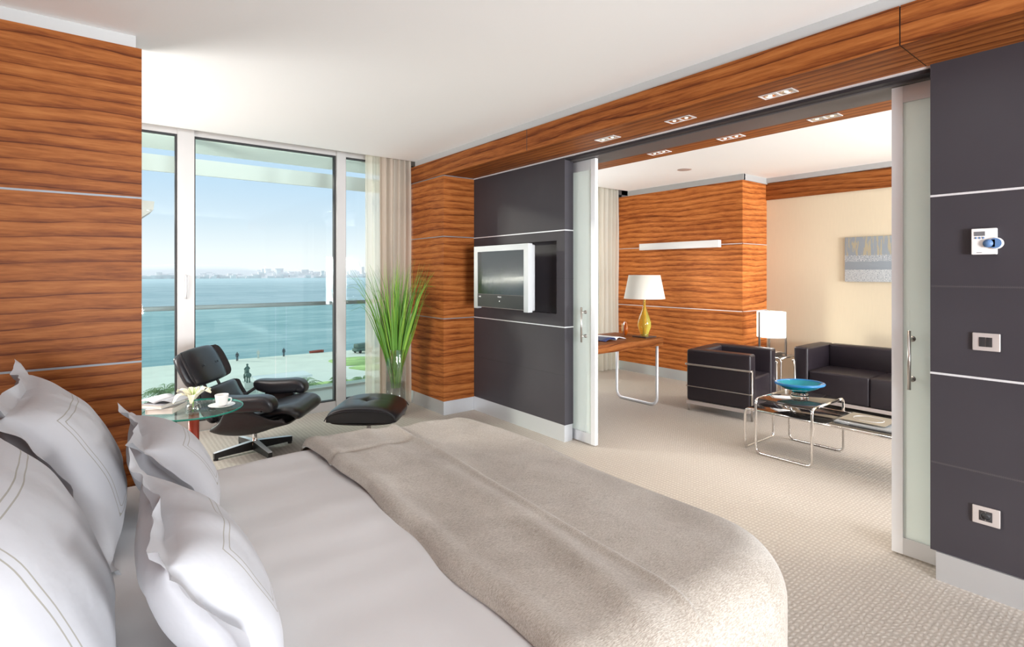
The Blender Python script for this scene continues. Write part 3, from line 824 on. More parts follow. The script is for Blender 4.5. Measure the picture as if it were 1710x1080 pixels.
tag(finish(thick(bm, .010), 'bed_runner', M['runner'], sharp=70), 'champagne woven bed runner folded across the foot of the bed', 'bed runner')

def pillow(label, yb, w, base, top, T_, flange=.05, seed=0, tip=0.0, crest=0.0, emb=.10, twist=0.0, bend=0.0, tipfar=0.0):
    """standing pillow; width runs along Y, base/top give the lean in XZ"""
    rnd = random.Random(seed)
    H = math.hypot(top[0]-base[0], top[1]-base[1])
    up = Vector((top[0]-base[0], 0, top[1]-base[1])).normalized(); wd = Vector((0, 1, 0)); nr = wd.cross(up) * 1.0
    if nr.x < 0: nr = -nr
    hw, hh = w/2, H/2
    bm = bmesh.new(); uvl = bm.loops.layers.uv.new('UVMap'); dist = {}
    n = 44
    iw, ih = hw-flange, hh-flange
    def axis(h, i_):
        k = [-h, -h+(h-i_)*.33, -h+(h-i_)*.66] + [-i_*math.sin(PI/2*(1-2*q/n))*.5 - i_*(1-2*q/n)*.5 for q in range(n+1)] + [h-(h-i_)*.66, h-(h-i_)*.33, h]
        return k
    U, V = axis(hw, iw), axis(hh, ih)
    ph = rnd.random()*6
    G = {}
    for side in (1, -1):
        for i, a in enumerate(U):
            for j, b in enumerate(V):
                fl = abs(a) > iw-1e-6 or abs(b) > ih-1e-6
                if side < 0 and (i in (0, len(U)-1) or j in (0, len(V)-1)): G[(side, i, j)] = G[(1, i, j)]; continue
                ua, vb = min(1, abs(a)/iw), min(1, abs(b)/ih)
                body = ((1-ua**2.6)*(1-vb**2.6))**.52 if not fl else 0
                wr = 1 + .10*mn.noise(Vector((a*7+seed, b*7, side)))
                off = side*(T_/2*body*wr + .003)
                # pinched outline: sides pull in between the corners
                pin = .05*(1-(b/hh)**2)*(a/hw); pinb = .04*(1-(a/hw)**2)*(b/hh)
                aa, bb = a-pin*.7, b-pinb*.7
                # flange ruffle
                fa = max(0, max((abs(a)-iw)/flange, (abs(b)-ih)/flange)) if fl else 0
                fa = min(1, fa)
                s = a if abs(b) > ih-1e-6 else b
                ruff = fa*(.006*math.sin(s*38+ph) + .003*math.sin(s*63+ph*2) + .014*math.sin(s*13+ph))
                c_up = crest*max(0, (b-ih*.6)/(hh-ih*.6))**1.5 if b > ih*.6 else 0
                tp = 0
                if b > 0: tp = tip*max(0, -a/hw)**3*(b/hh)**3 + tipfar*max(0, a/hw)**3*(b/hh)**3
                top_back = -bend*max(0, b/hh)**2
                wrk = .006*mn.noise(Vector((a*11, b*5+seed, side*2))) + .010*mn.noise(Vector((a*4+seed, b*13, side)))*max(0, b/hh)
                p = Vector(((base[0]+top[0])/2, yb, (base[1]+top[1])/2)) + wd*(aa+twist*b) + up*(bb + tp) + nr*(off+ruff+c_up+top_back+wrk)
                vtx = bm.verts.new(p); G[(side, i, j)] = vtx
                dist[vtx] = max(abs(a)-(iw-emb), abs(b)-(ih-emb)) if side > 0 else .5
    for side in (1, -1):
        for i in range(len(U)-1):
            for j in range(len(V)-1):
                q = [G[(side, i, j)], G[(side, i+1, j)], G[(side, i+1, j+1)], G[(side, i, j+1)]]
                if side > 0: q.reverse()
                try: f = bm.faces.new(q)
                except ValueError: continue
                for lp in f.loops: lp[uvl].uv = (dist[lp.vert], 0)
    bmesh.ops.recalc_face_normals(bm, faces=bm.faces)
    return tag(finish(bm, 'pillow', M['pillow'], sharp=80), label, 'pillow', 'white pillows at the head of the bed')
pillow('large white square pillow at the back, nearest the wood wall', 2.33, .84, (.06, .585), (-.20, 1.17), .24, seed=1, crest=.0, tipfar=.02, bend=.03)
pillow('large white square pillow at the back, nearest the camera', 1.44, .86, (.0, .57), (-.27, 1.20), .26, seed=2, tipfar=.02, bend=.02)
pillow('smaller white pillow in front, farther from the camera', 2.27, .64, (.35, .60), (.10, 1.0), .21, seed=3, tip=.0, tipfar=.01, bend=.02)
pillow('smaller white pillow in front, nearest the camera', 1.42, .68, (.33, .60), (.07, 1.01), .20, seed=4, tip=.0, tipfar=.02, bend=-.01)

# ================================================================== LOUNGE CHAIR + OTTOMAN
FACE = math.atan2(-C_, S_)                       # world heading of "to the right of the picture"
def loc_cam(r, d, z=0): return (r*S_+d*C_, -r*C_+d*S_, z)
def lounge():
    t = thing('lounge_chair', 'black leather and plywood swivel lounge chair by the window', 'armchair', loc_cam(-2.165, 4.47), FACE+.02)
    seat = [(-.22, .335), (-.12, .300), (.02, .310), (.18, .350), (.32, .385), (.41, .378), (.455, .325)]
    under = [(-.20, .262), (-.12, .222), (0, .212), (.14, .232), (.29, .285), (.40, .318)]
    finish(pad(seat, .60, .055, .035, tufts=[(-.1, 0, .02, .12)], curl=.012, creases=.002), 'seat_cushion', M['leather'], t)
    def sc(u): return .235*math.exp(-(abs(u+.12)/.62)**3) + .045
    finish(shell(under, .72, 0, .012, sc, pw=5), 'seat_shell', M['ply'], t)
    back = [(-.150, .34), (-.215, .41), (-.265, .49), (-.295, .57)]
    finish(pad(back, .60, .05, .05, tufts=[(0, -.4, .026, .12), (0, .4, .026, .12)], curl=.05, creases=.006), 'back_cushion', M['leather'], t)
    finish(shell(back, .66, -.055, .012, lambda u: -.05), 'back_shell', M['ply'], t)
    head = [(-.335, .595), (-.375, .68), (-.425, .78), (-.48, .875)]
    finish(pad(head, .57, .060, .035, tufts=[(0, -.36, .034, .11), (0, .36, .034, .11)], curl=.05, creases=.006, nexp=3), 'headrest_cushion', M['leather'], t)
    for s in (-1, 1): finish(LA([(0, .004), (.008, .003), (.010, 0), (0, -.002)], 12, (0, 0, 0)), 'button', M['leather'], t, (-.362, s*.103, .745), (0, 1.15, 0))
    finish(shell(head, .60, -.045, .012, lambda u: -.055, nexp=3), 'headrest_shell', M['ply'], t)
    for s in (-1, 1):
        arm = [(-.15, .515), (0, .502), (.12, .505), (.22, .508), (.275, .485), (.285, .42)]
        a = finish(pad(arm, .15, .040, .085, y0=s*.335, nv=12, pexp=6, nexp=4), 'armrest', M['leather'], t)
    bm = bmesh.new()
    for y in (-.10, .10):
        tube(bm, [(-.20, y, .29), (-.285, y, .42), (-.37, y, .60), (-.43, y, .72)], .012, 8)
    for s in (-1, 1): tube(bm, [(-.10, s*.30, .49), (-.20, s*.26, .42), (-.25, s*.22, .44)], .014, 8)
    finish(bm, 'back_brace', M['black_metal'], t)
    bm = B(-.16, .16, -.11, .11, .225, .245, bev=.004); box(bm, -.20, -.02, -.03, .03, .17, .225, bev=.004)
    finish(bm, 'seat_mount', M['black_metal'], t)
    finish(LA([(0, .05), (.035, .05), (.035, .08), (.020, .10), (.020, .15), (.030, .16), (.030, .225), (0, .225)], 24), 'column', M['chrome'], t)
    star(t, 4, .315, .80)
    return t
def star(t, n, R, a0):
    for k in range(n):
        a = a0 + 2*PI*k/n; c, s = math.cos(a), math.sin(a)
        bm = bmesh.new()
        prof = [(.02, .022, .095, .024), (R*.5, .022, .080, .021), (R-.02, .020, .064, .018), (R, .020, .060, .016)]
        rings = []
        for (r, z0, z1, w) in prof:
            rings.append([bm.verts.new((c*r - s*w*q, s*r + c*w*q, z)) for q, z in ((-1, z1), (1, z1), (1, z0), (-1, z0))])
        for p, q in zip(rings, rings[1:]):
            for i in range(4): bm.faces.new((p[i], p[(i+1) % 4], q[(i+1) % 4], q[i]))
        bm.faces.new(rings[0][::-1]); bm.faces.new(rings[-1])
        bmesh.ops.recalc_face_normals(bm, faces=bm.faces)
        for f in bm.faces:
            if f.normal.z > .7: f.material_index = 1
        lathe(bm, [(0, 0), (.018, 0), (.018, .02), (.008, .026), (0, .026)], 12, (c*(R-.015), s*(R-.015), 0))
        finish(bm, 'base_leg', [M['black_metal'], M['alu_white']], t)
lounge()
t = thing('ottoman', 'black leather ottoman on a swivel base by the curtain', 'ottoman', loc_cam(-1.24, 4.60), FACE)
bm = bmesh.new()
n = 40
def otop(u, v, top):
    a, b = u*2-1, v*2-1
    x, y = a*.298, b*.265
    sq = 1-.05*(abs(a)**4*abs(b)**4); x *= sq; y *= sq
    e = (max(0, 1-abs(a)**2.6))**.5; g = (max(0, 1-abs(b)**8))**.5
    if top:
        z = .285 + (.115*e)*(.72+.28*g) + .012
        z -= .028*math.exp(-((x-0)**2+(y)**2)/.0018)
        z -= .010*math.exp(-(y/.015)**2)*math.exp(-(x/.12)**2) + .008*math.exp(-(x/.015)**2)*math.exp(-(y/.14)**2)
        if abs(b) > .999: z = .285+.115*e*.72
    else: z = .275 - .010*e*g
    return (x, y, z)
us = [(1-math.cos(PI*k/n))/2 for k in range(n+1)]
g1 = grid(bm, lambda u, v: otop(u, v, True), n, n, us, us); g2 = grid(bm, lambda u, v: otop(u, v, False), n, n, us, us)
for k in range(n):
    for a, b, c, d in ((g1[k][0], g1[k+1][0], g2[k+1][0], g2[k][0]), (g1[k][n], g1[k+1][n], g2[k+1][n], g2[k][n]), (g1[0][k], g1[0][k+1], g2[0][k+1], g2[0][k]), (g1[n][k], g1[n][k+1], g2[n][k+1], g2[n][k])):
        bm.faces.new((a, b, c, d))
bmesh.ops.recalc_face_normals(bm, faces=bm.faces)
cu = finish(bm, 'cushion', M['leather'], t, sharp=50)
def pipe_ring(y):
    return [(.293*a, y, .287+.083*(max(0, 1-abs(a)**2.6))**.5+.002) for a in [-1+2*k/30 for k in range(31)]]
for y in (-.266, .266): finish(T(pipe_ring(y), .004, 6), 'piping', M['leather'], cu)
finish(shell([(-.28, .272), (-.15, .262), (0, .258), (.15, .262), (.28, .272)], .50, .0, .012, lambda u: .004), 'shell', M['ply'], t)
finish(LA([(0, .05), (.035, .05), (.035, .08), (.018, .10), (.018, .20), (.035, .21), (.035, .25), (0, .25)], 24), 'column', M['chrome'], t)
star(t, 4, .28, .6)

# ================================================================== SIDE TABLE AND WHAT STANDS ON IT
TX, TY, TZ = .575, 4.47, .52
TZ = .545
TX, TY, _ = loc_cam(-2.245, 3.75)
t = thing('side_table', 'round glass side table with a red leg beside the bed', 'table', (TX, TY, 0))
tt = finish(LA([(0, TZ-.012), (.308, TZ-.012), (.308, TZ), (0, TZ)], 64), 'glass_top', M['table_glass'], t)
finish(LA([(.308, TZ-.012), (.312, TZ-.010), (.312, TZ-.002), (.308, TZ), (.3075, TZ-.001), (.3075, TZ-.011), (.308, TZ-.012)], 64), 'glass_edge', M['table_rim'], t)
finish(LA([(0, .015), (.033, .015), (.033, TZ-.02), (0, TZ-.02)], 32), 'leg', M['red_metal'], t)
finish(LA([(0, 0), (.17, 0), (.17, .008), (.16, .015), (0, .015)], 48), 'foot_plate', M['red_metal'], t)
def book(label, cx, cy, z, w, d, h, rz, cov, group='books on the glass side table', name='book'):
    b = thing(name, label, 'book', (cx, cy, z), rz, group)
    bm = B(-w/2, w/2, -d/2, d/2, 0, .003); box(bm, -w/2, w/2, -d/2, d/2, h-.003, h); box(bm, -w/2, -w/2+.003, -d/2, d/2, .003, h-.003)
    finish(bm, 'cover', cov, b)
    finish(B(-w/2+.004, w/2-.005, -d/2+.004, d/2-.004, .003, h-.003), 'pages', M['paper'], b)
    return b
def tl(px_r, d): return loc_cam(px_r, d)
bx, by, _ = loc_cam(-2.40, 3.70)
book('pale thick book at the bottom of the glass table stack', bx, by, TZ+.001, .17, .23, .034, FACE+.15, M['paper'])
book('second book of the stack on the glass table', bx-.02, by+.01, TZ+.036, .16, .22, .028, FACE-.15, M['grey_cover'])
b = thing('magazine', 'open curled magazine on top of the glass table books', 'magazine', (bx-.01, by+.02, TZ+.065), FACE-.1)
for s in (-1, 1):
    bm = bmesh.new(); grid(bm, lambda u, v: (s*u*.15, (v-.5)*.21, .004+.020*math.sin(PI*min(1, u*1.1))*(1-.4*u) + (.012*u if s > 0 else 0)), 10, 4); thick(bm, .004)
    finish(bm, 'page_block', M['magazine'] if s < 0 else M['grey_cover'], b)
cx_, cy_, _ = loc_cam(-2.075, 3.80)
c = thing('saucer', 'white saucer under the coffee cup on the glass table', 'saucer', (cx_, cy_, TZ+.001))
finish(LA([(0, .0), (.045, 0), (.085, .012), (.087, .014), (.083, .015), (.045, .005), (0, .005)], 40), 'saucer_dish', M['porcelain'], c)
c = thing('coffee_cup', 'white coffee cup on the saucer', 'cup', (cx_, cy_, TZ+.007))
finish(LA([(0, 0), (.026, 0), (.036, .01), (.045, .078), (.044, .080), (.041, .078), (.030, .012), (0, .008)], 36), 'cup_body', M['porcelain'], c)
finish(T([(.038, 0, .05), (.062, 0, .048), (.060, 0, .022), (.033, 0, .016)], .005, 8, rad=.012), 'handle', M['porcelain'], c)
fx, fy, _ = loc_cam(-2.16, 3.60)
v = thing('bud_vase', 'small round clear glass vase holding the lily', 'vase', (fx, fy, TZ+.001))
finish(LA([(0, 0), (.028, 0), (.044, .015), (.050, .04), (.040, .066), (.030, .074), (.028, .074), (.037, .064), (.046, .04), (.040, .017), (0, .008)], 36), 'vase_glass', M['thin_clear'], v)
finish(LA([(0, .009), (.037, .016), (.043, .036), (.041, .045), (0, .045)], 32), 'water', M['water'], v)
l = thing('lily', 'cream white lily bloom in the small glass vase', 'flower', (fx, fy, TZ+.012))
finish(T([(0, .01, 0), (0, 0, .05), (0, -.005, .085)], .004, 8), 'stem', M['stem'], l)
for k in range(6):
    a = k*PI/3 + .3; ca, sa = math.cos(a), math.sin(a)
    bm = bmesh.new()
    Lp, wp = (.125, .034) if k % 2 else (.115, .026)
    def pf(u, v):
        q = (v-.5)*2; r = Lp*(.06+.94*u)**.95; z = .085 + .070*math.sin(min(1, u*1.1)*PI*.55) - .045*max(0, u-.6)**1.5*2 - (.05*u*u if k in (3, 4) else 0)
        w = wp*math.sin(PI*(u*.88+.08))**.7*q; z += .008*q*q + .004*math.sin(u*14+k)*abs(q)
        return (ca*r - sa*w, sa*r + ca*w, z)
    grid(bm, pf, 14, 6); thick(bm, .0012)
    finish(bm, 'petal', M['petal'], l, sharp=80)
for k in range(5):
    a = k*1.256; finish(T([(0, 0, .09), (math.cos(a)*.012, math.sin(a)*.012, .13), (math.cos(a)*.03, math.sin(a)*.03, .165)], .0018, 6), 'stamen', M['stem'], l)

# ================================================================== TALL VASE WITH GRASS
VX, VY = 2.515, 5.20
v = thing('tall_vase', 'tall clear glass cylinder vase on the carpet by the curtain', 'vase', (VX, VY, 0))
finish(LA([(0, 0), (.098, 0), (.105, .008), (.105, .69), (.103, .695), (.099, .69), (.099, .03), (0, .025)], 48), 'vase_glass', M['thin_clear'], v)
finish(LA([(0, .03), (.0975, .031), (.0975, .34), (0, .34)], 48), 'water', M['water'], v)
g = thing('grass_bouquet', 'tall bunch of green bear grass standing in the glass vase', 'grass bouquet', (VX, VY, .28))
rnd = random.Random(5)
extra = bmesh.new()
for k in range(190):
    az = rnd.uniform(0, 2*PI) if k % 4 else rnd.uniform(-1.4, .2); lean = rnd.random()**.7
    r0 = rnd.uniform(0, .05); Ln = rnd.uniform(1.05, 1.46)
    out_ = .50*lean*(Ln/1.3); droop = rnd.choice([0, 0, .02, .05, .14 if lean > .5 else .03])
    cz, sz = math.cos(az), math.sin(az)
    w = rnd.uniform(.007, .0125); cr_ = rnd.uniform(-.03, .03); tw = rnd.uniform(-.8, .8)
    kink = rnd.uniform(.8, .93)
    def bf(u, q):
        r = r0*(1-2.0*u*.4) + out_*u**1.35 + droop*max(0, u-.72)*4; z = Ln*u*(1-.10*lean*u) - droop*4*max(0, u-kink)**1.0*2.2*(1 if droop > .04 else 0)
        a2 = az+tw; ww = w*(1-u**3)*(.6+.4*math.sin(PI*min(1, u*1.3)))*(q-.5)*2
        zz = .002*abs(q-.5)*2
        bx_ = min(1, u*4)
        X = cz*r + cr_*math.sin(PI*u); Y = sz*r*.75
        if X > .2: X = .2+(X-.2)*.5
        if Y > .12: Y = .12+(Y-.12)*.4
        return (min(.35, X - math.sin(a2)*ww), min(.28, Y + math.cos(a2)*ww), z+zz)
    if k >= 99:
        grid(extra, bf, 16, 2); continue
    bm = bmesh.new(); grid(bm, bf, 16, 2)
    finish(bm, 'grass_blade', M['grass_a'] if k % 3 else M['grass_b'], g, sharp=180)
tag(finish(extra, 'thin_grass_blades', M['grass_b'], g, sharp=180), kind='stuff')

# ================================================================== CURTAINS
def curtain(name, label, x0, x1, y, z0, z1, wl, amp, m, seed=0, group=None, flare=.0):
    rnd = random.Random(seed); bm = bmesh.new(); n = int((x1-x0)/wl*16)
    ph = [rnd.uniform(-.5, .5) for _ in range(60)]
    def fn(u, v):
        x = x0+(x1-x0)*u; k = u*(x1-x0)/wl; i = int(k)
        a = amp*(1+.35*ph[i % 60]*(1-abs(2*(k-i)-1)))
        yy = y + a*math.sin(2*PI*(k + .12*math.sin(k*1.7)) + .5*(1-v)*ph[(i+7) % 60]) + .006*math.sin(v*9+k)
        xx = x + .25*wl*.5*math.sin(4*PI*k)*.3 + (1-v)*flare*(u-.5)
        return (xx, yy, z0+(z1-z0)*v)
    grid(bm, fn, n, 16)
    return tag(finish(bm, name, m, sharp=180), label, 'curtain', group)
curtain('sheer_curtain', 'cream sheer curtain at the bedroom window edge', 2.37, 2.66, 5.66, .02, 2.86, .10, .03, M['sheer'], 1)
curtain('drape', 'beige linen drape beside the wood pier', 2.50, 2.875, 5.57, .015, 2.86, .078, .034, M['drape'], 2)
curtain('sheer_curtain', 'cream sheer curtain of the sitting room window', 5.2, 6.15, 5.62, .02, 2.86, .12, .035, M['sheer'], 3)
curtain('drape', 'pale drape beside the desk-side wood wall', 6.0, 6.42, 5.50, .015, 2.86, .085, .035, M['drape_lr'], 4)

# ================================================================== TELEVISION
t = thing('television', 'silver framed flat television hung on the dark wall', 'television', (3.04, 4.07, 1.455))
TVW, TVH = .43, .31                                # half sizes
def XB(x0, x1, y0, y1, z0, z1, b=0): return B(x0, x1, y0, y1, z0, z1, bev=b)
bm = XB(0, .05, -TVW, TVW, TVH-.055, TVH); box(bm, 0, .05, TVW-.062, TVW, -TVH, TVH-.055); box(bm, 0, .05, -TVW, -TVW+.062, -TVH, TVH-.055)
finish(bm, 'bezel', M['tv_silver'], t)
finish(XB(.004, .03, -TVW+.062, TVW-.062, -.165, TVH-.055), 'screen', M['tv_screen'], t)
s_ = finish(XB(.002, .03, -TVW+.062, TVW-.062, -TVH+.02, -.165), 'control_panel', M['tv_black'], t)
finish(XB(.0005, .004, -TVW+.062, TVW-.062, -.167, -.162), 'panel_edge', M['grey_header'], s_)
finish(XB(0.0012, .003, -.006, .006, -.232, -.220), 'power_light', M['white_mark'], s_)
finish(XB(0.0012, .003, TVW-.095, TVW-.085, -.195, -.185), 'logo_mark', M['white_mark'], s_)
finish(XB(0.0012, .003, TVW-.118, TVW-.104, -.197, -.184), 'logo_mark', M['white_mark'], s_)
R90 = Matrix.Translation((.0015, 0, -.192)) @ Matrix.Rotation(-PI/2, 4, 'Z') @ Matrix.Rotation(PI/2, 4, 'X')
flat_text('PHILIPS', .018, M['white_mark'], s_, R90)
bm = rbox(bmesh.new(), .03, .095, -TVW+.01, TVW-.01, -TVH+.01, TVH-.01, .012)
finish(bm, 'housing', M['tv_silver'], t)
bm = XB(.095, .30, -.10, .10, -.10, .10, .01)
finish(bm, 'wall_bracket', M['tv_black'], t)

# ================================================================== DOWNLIGHTS
def downlight(label, x, y, z, group):
    t = thing('downlight', label, 'downlight', (x, y, z), 0, group)
    bm = B(-.045, .045, -.095, -.0885, -.004, .0); box(bm, -.045, .045, .0885, .095, -.004, 0); box(bm, -.045, -.0385, -.0885, .0885, -.004, 0); box(bm, .0385, .045, -.0885, .0885, -.004, 0)
    box(bm, -.0385, .0385, -.006, .006, -.004, 0)
    finish(bm, 'trim_frame', M['alu_white'], t)
    finish(B(-.0385, .0385, -.0885, .0885, -.0015, 0), 'housing_plate', M['plate'], t)
    for yy in (-.046, .046):
        r = finish(LA([(.034, -.003), (.030, -.0035), (.022, -.0018), (0, -.0016)], 24, (0, yy, 0)), 'reflector', M['chrome'], t)
        finish(LA([(0, -.005), (.010, -.0045), (.012, -.002)], 16, (0, yy, 0)), 'bulb', M['downlight_on'], r)
    return t
spots = [(3.088, 2.749, 'twin downlight in the near beam, farthest from the camera'), (3.088, 2.106, 'twin downlight in the near beam, middle one'), (3.088, 1.458, 'twin downlight in the near beam, nearest the thermostat wall')]
d0 = None
for i, (x, y, lb) in enumerate(spots + [(3.80, 2.80, 'twin downlight in the far beam, leftmost'), (3.80, 2.15, 'twin downlight in the far beam, middle one'), (3.80, 1.49, 'twin downlight in the far beam, rightmost')]):
    d0 = downlight(lb, x, y, 2.529, 'twin downlights in the near beam') if d0 is None else d0
    if i:
        q = dup(d0, (x, y, 2.529), 0, lb)
        if i > 2: q['group'] = 'twin downlights in the far beam'
    light('downlight_beam', 'SPOT', (x, y, 2.50), 10, (1, .86, .68), .03, target=(x, y, 0), spot=1.3, blend=.8)
t = thing('ceiling_speaker', 'small round flush fitting in the sitting room ceiling', 'ceiling fitting', (5.613, 3.77, 2.749))
finish(LA([(0, -.004), (.075, -.004), (.085, 0), (0, 0)], 32), 'cover', M['plate'], t)

# ================================================================== WALL CONTROLS (right wall)
t = thing('thermostat', 'white square thermostat with a blue dial on the dark wall', 'thermostat', (XR, .582, 1.645))
finish(rbox(bmesh.new(), -.026, 0, -.042, .047, -.06, .06, .003), 'case', M['thermo_white'], t)
finish(B(-.0275, -.025, -.002, .036, .026, .046), 'display', M['lcd'], t)
for y in (.004, .017, .030):
    finish(T([(-.0285, y, .017), (-.025, y, .017)], .0042, 12), 'button', M['thermo_blue'], t)
bm = T([(-.033, -.040, -.010), (-.012, -.040, -.010)], .026, 32)
finish(bm, 'dial_skirt', M['thermo_white'], t)
bm = T([(-.036, -.038, -.010), (-.03, -.038, -.010)], .023, 32); box(bm, -.036, -.03, -.038, -.012, -.027, .007); tube(bm, [(-.0365, -.014, -.010), (-.03, -.014, -.010)], .0185, 24)
finish(bm, 'dial', M['thermo_blue'], t)
for k in range(7): finish(B(-.0268, -.0255, .026-k*.0028, .0278-k*.0028, -.0525, -.0495), 'lettering', M['lcd'], t)
def plate_thing(name, label, cat, z):
    t = thing(name, label, cat, (XR, .580, z))
    finish(rbox(bmesh.new(), -.012, -.003, -.050, .048, -.041, .041, .003), 'cover_plate', M['plate'], t)
    finish(B(-.0035, 0, -.053, .046, -.040, .040), 'mounting_frame', M['dark_plastic'], t)
    return t
t = plate_thing('light_switch', 'two-gang light switch with a champagne plate on the dark wall', 'switch', 1.18)
for a, b in ((-.023, -.0006), (.0006, .024)):
    finish(B(-.0145, -.010, a, b, -.022, .022, bev=.001), 'rocker', M['dark_plastic'], t)
t = plate_thing('wall_socket', 'round-pin wall socket with a champagne plate above the skirting', 'socket', .375)
s = finish(B(-.0135, -.010, -.023, .024, -.023, .023, bev=.001), 'socket_insert', M['dark_plastic'], t)
finish(LA([(.0195, .0005), (.0185, .0015), (.018, 0), (.0175, -.0008), (0, -.0008)], 32), 'socket_ring', M['grey_header'], s, (-.0135, 0, 0), (0, -PI/2, 0))
finish(LA([(0, .0002), (.0172, .0002), (.0172, -.0008)], 32), 'socket_well', M['gasket'], s, (-.0138, 0, 0), (0, -PI/2, 0))
for z in (-.0175, .0165): finish(B(-.0152, -.0138, -.002, .003, z, z+.0025), 'earth_clip', M['chrome'], s)
for y in (-.009, .009): finish(T([(-.0146, y, 0), (-.0139, y, 0)], .0025, 10), 'pin_hole', M['black_header'], s)

# ================================================================== SITTING ROOM
# wall luminaire
t = thing('wall_lamp', 'long white bar wall lamp on the wood wall above the desk', 'wall lamp', (6.43, 4.40, 1.88))
finish(B(-.085, -.015, -.64, .63, -.046, .048, bev=.002), 'lamp_body', M['lamp_white'], t)
finish(B(-.02, -.002, -.5, .5, -.03, .03), 'mounting_plate', M['alu'], t)
# painting
t = thing('painting', 'grey-blue abstract canvas with pale horizontal bands on the beige wall', 'painting', (7.05, 2.05, 1.658))
finish(B(-.03, -.001, -.48, .48, -.262, .262, bev=.002), 'canvas', M['painting'], t)
# desk
t = thing('desk', 'walnut desk on looped metal legs by the sitting room window', 'desk', (0, 0, 0))
finish(B(3.80, 5.0, 3.631, 4.33, .69, .775, bev=.002), 'desk_top', M['wood_desk'], t)
for x in (4.955, 3.9):
    finish(T([(x, 3.68, .69), (x, 3.68, .018), (x, 4.26, .018), (x, 4.26, .69)], .0165, 12, rad=.09), 'leg_frame', M['alu_white'], t)
# lamp
lx, ly = 4.90, 4.00
lx, ly = 4.885, 3.80
t = thing('table_lamp', 'table lamp with cream shade and yellow glass body on the desk', 'lamp', (lx, ly, .775), 0)
finish(B(-.095, .095, -.095, .095, 0, .014, bev=.002), 'lamp_base', M['base_dark'], t)
finish(LA([(0, .014), (.045, .014), (.040, .02), (.052, .06), (.072, .12), (.074, .16), (.058, .23), (.034, .29), (.017, .34), (.014, .42), (.014, .46), (0, .46)], 40), 'glass_body', M['yellow_glass'], t)
finish(LA([(0, .03), (.012, .03), (.014, .30), (.010, .45), (0, .45)], 20), 'glass_core', M['amber_core'], t)
finish(T([(0, 0, .45), (0, 0, .60)], .006, 8), 'lamp_stem', M['steel'], t)
bm = LA([(.228, .435), (.175, .70), (.172, .70), (.225, .435), (.228, .435)], 48)
finish(bm, 'lamp_shade', M['shade'], t)
# amber vase
t = thing('amber_vase', 'small amber glass vase with a pale centre on the desk', 'vase', (4.83, 4.03, .775), -.75)
def egg(bm, a, b, c, n=28, z0=0, tip=.0):
    def fn(u, v):
        th = u*PI; ph = v*2*PI; zz = (1-math.cos(th))/2
        rr = math.sin(th)**.85*(1.0-.16*zz)
        return (a*rr*math.cos(ph), b*rr*math.sin(ph), z0+c*(.03+.97*zz) if th > .35 else z0 + c*.03)
    grid(bm, fn, n, n); bmesh.ops.remove_doubles(bm, verts=bm.verts, dist=.0005); return bm
finish(egg(bmesh.new(), .036, .066, .165), 'vase_glass', M['amber'], t)
bm = egg(bmesh.new(), .008, .030, .105, z0=.028); bmesh.ops.translate(bm, verts=bm.verts, vec=(-.033, 0, .008)); finish(bm, 'pale_core', M['amber_core'], t)
# magazine on the desk
t = thing('open_magazine', 'open magazine with a navy cover on the desk', 'magazine', (4.38, 3.93, .778), .15)
for s in (-1, 1):
    bm = bmesh.new(); grid(bm, lambda u, v: (s*u*.20, (v-.5)*.27, .003+.028*math.sin(PI*min(1, u**.7))*(1-.3*u)), 14, 4); thick(bm, .005)
    finish(bm, 'page_block', M['magazine'] if s > 0 else M['navy'], t, sharp=70)

def lc(name, label, cat, loc, rz, W, D, seats):
    """cube seat in a tubular steel cage; front faces local -Y, origin at the middle of the floor print"""
    t = thing(name, label, cat, loc, rz)
    hw, hd = W/2, D/2; aw = .155; H = .665; lm = M['leather_sofa']
    for s in (-1, 1):
        x0, x1 = (hw-aw, hw-.004) if s > 0 else (-hw+.004, -hw+aw)
        finish(rbox(bmesh.new(), x0, x1, -hd+.01, hd-.012-.002, .115, H, .022, .006), 'arm_cushion', lm, t)
    finish(rbox(bmesh.new(), -hw+aw+.003, hw-aw-.003, hd-.155, hd-.014, .30, H, .022, .008), 'back_cushion', lm, t)
    sw = (W-2*aw-.006)/seats
    for k in range(seats):
        a = -hw+aw+.003+k*sw
        finish(rbox(bmesh.new(), a+.001, a+sw-.001, -hd+.02, hd-.158, .115, .415, .022, .010), 'seat_cushion', lm, t)
    e = .004; r = .011
    top = [(hw-.02, -hd, .505), (hw+e, -hd, .505), (hw+e, hd, .505), (-hw-e, hd, .505), (-hw-e, -hd, .505), (-hw+.02, -hd, .505)]
    bm = tube(bmesh.new(), rpath(top, .03), r, 10)
    for s in (-1, 1):
        tube(bm, rpath([(s*(hw-.02), -hd, .505), (s*(hw-.02), -hd, 0)], .01), r, 10)
        tube(bm, [(s*(hw-.02), hd-.03, .11), (s*(hw-.02), hd-.03, 0)], r, 10)
    finish(bm, 'tubular_frame', M['steel'], t)
    low = [(hw-.02, -hd, .27), (hw+e, -hd+.005, .27), (hw+e, hd, .27), (-hw-e, hd, .27), (-hw-e, -hd+.005, .27), (-hw+.02, -hd, .27)]
    finish(tube(bmesh.new(), rpath(low, .03), .005, 8), 'side_rod', M['steel'], t)
    bm = B(-hw+.004, hw-.004, hd-.03, hd-.01, .075, .112); box(bm, -hw+.004, hw-.004, -hd+.02, -hd+.035, .075, .112)
    for s in (-1, 1): box(bm, min(s*(hw-.02), s*(hw-.001)), max(s*(hw-.02), s*(hw-.001)), -hd+.02, hd-.012, .075, .112)
    finish(bm, 'base_frame', M['plate'], t)
    return t
lc('armchair', 'black leather cube armchair in a chrome tube frame beside the desk', 'armchair', (5.53, 3.12, 0), .14, .78, .70, 1)
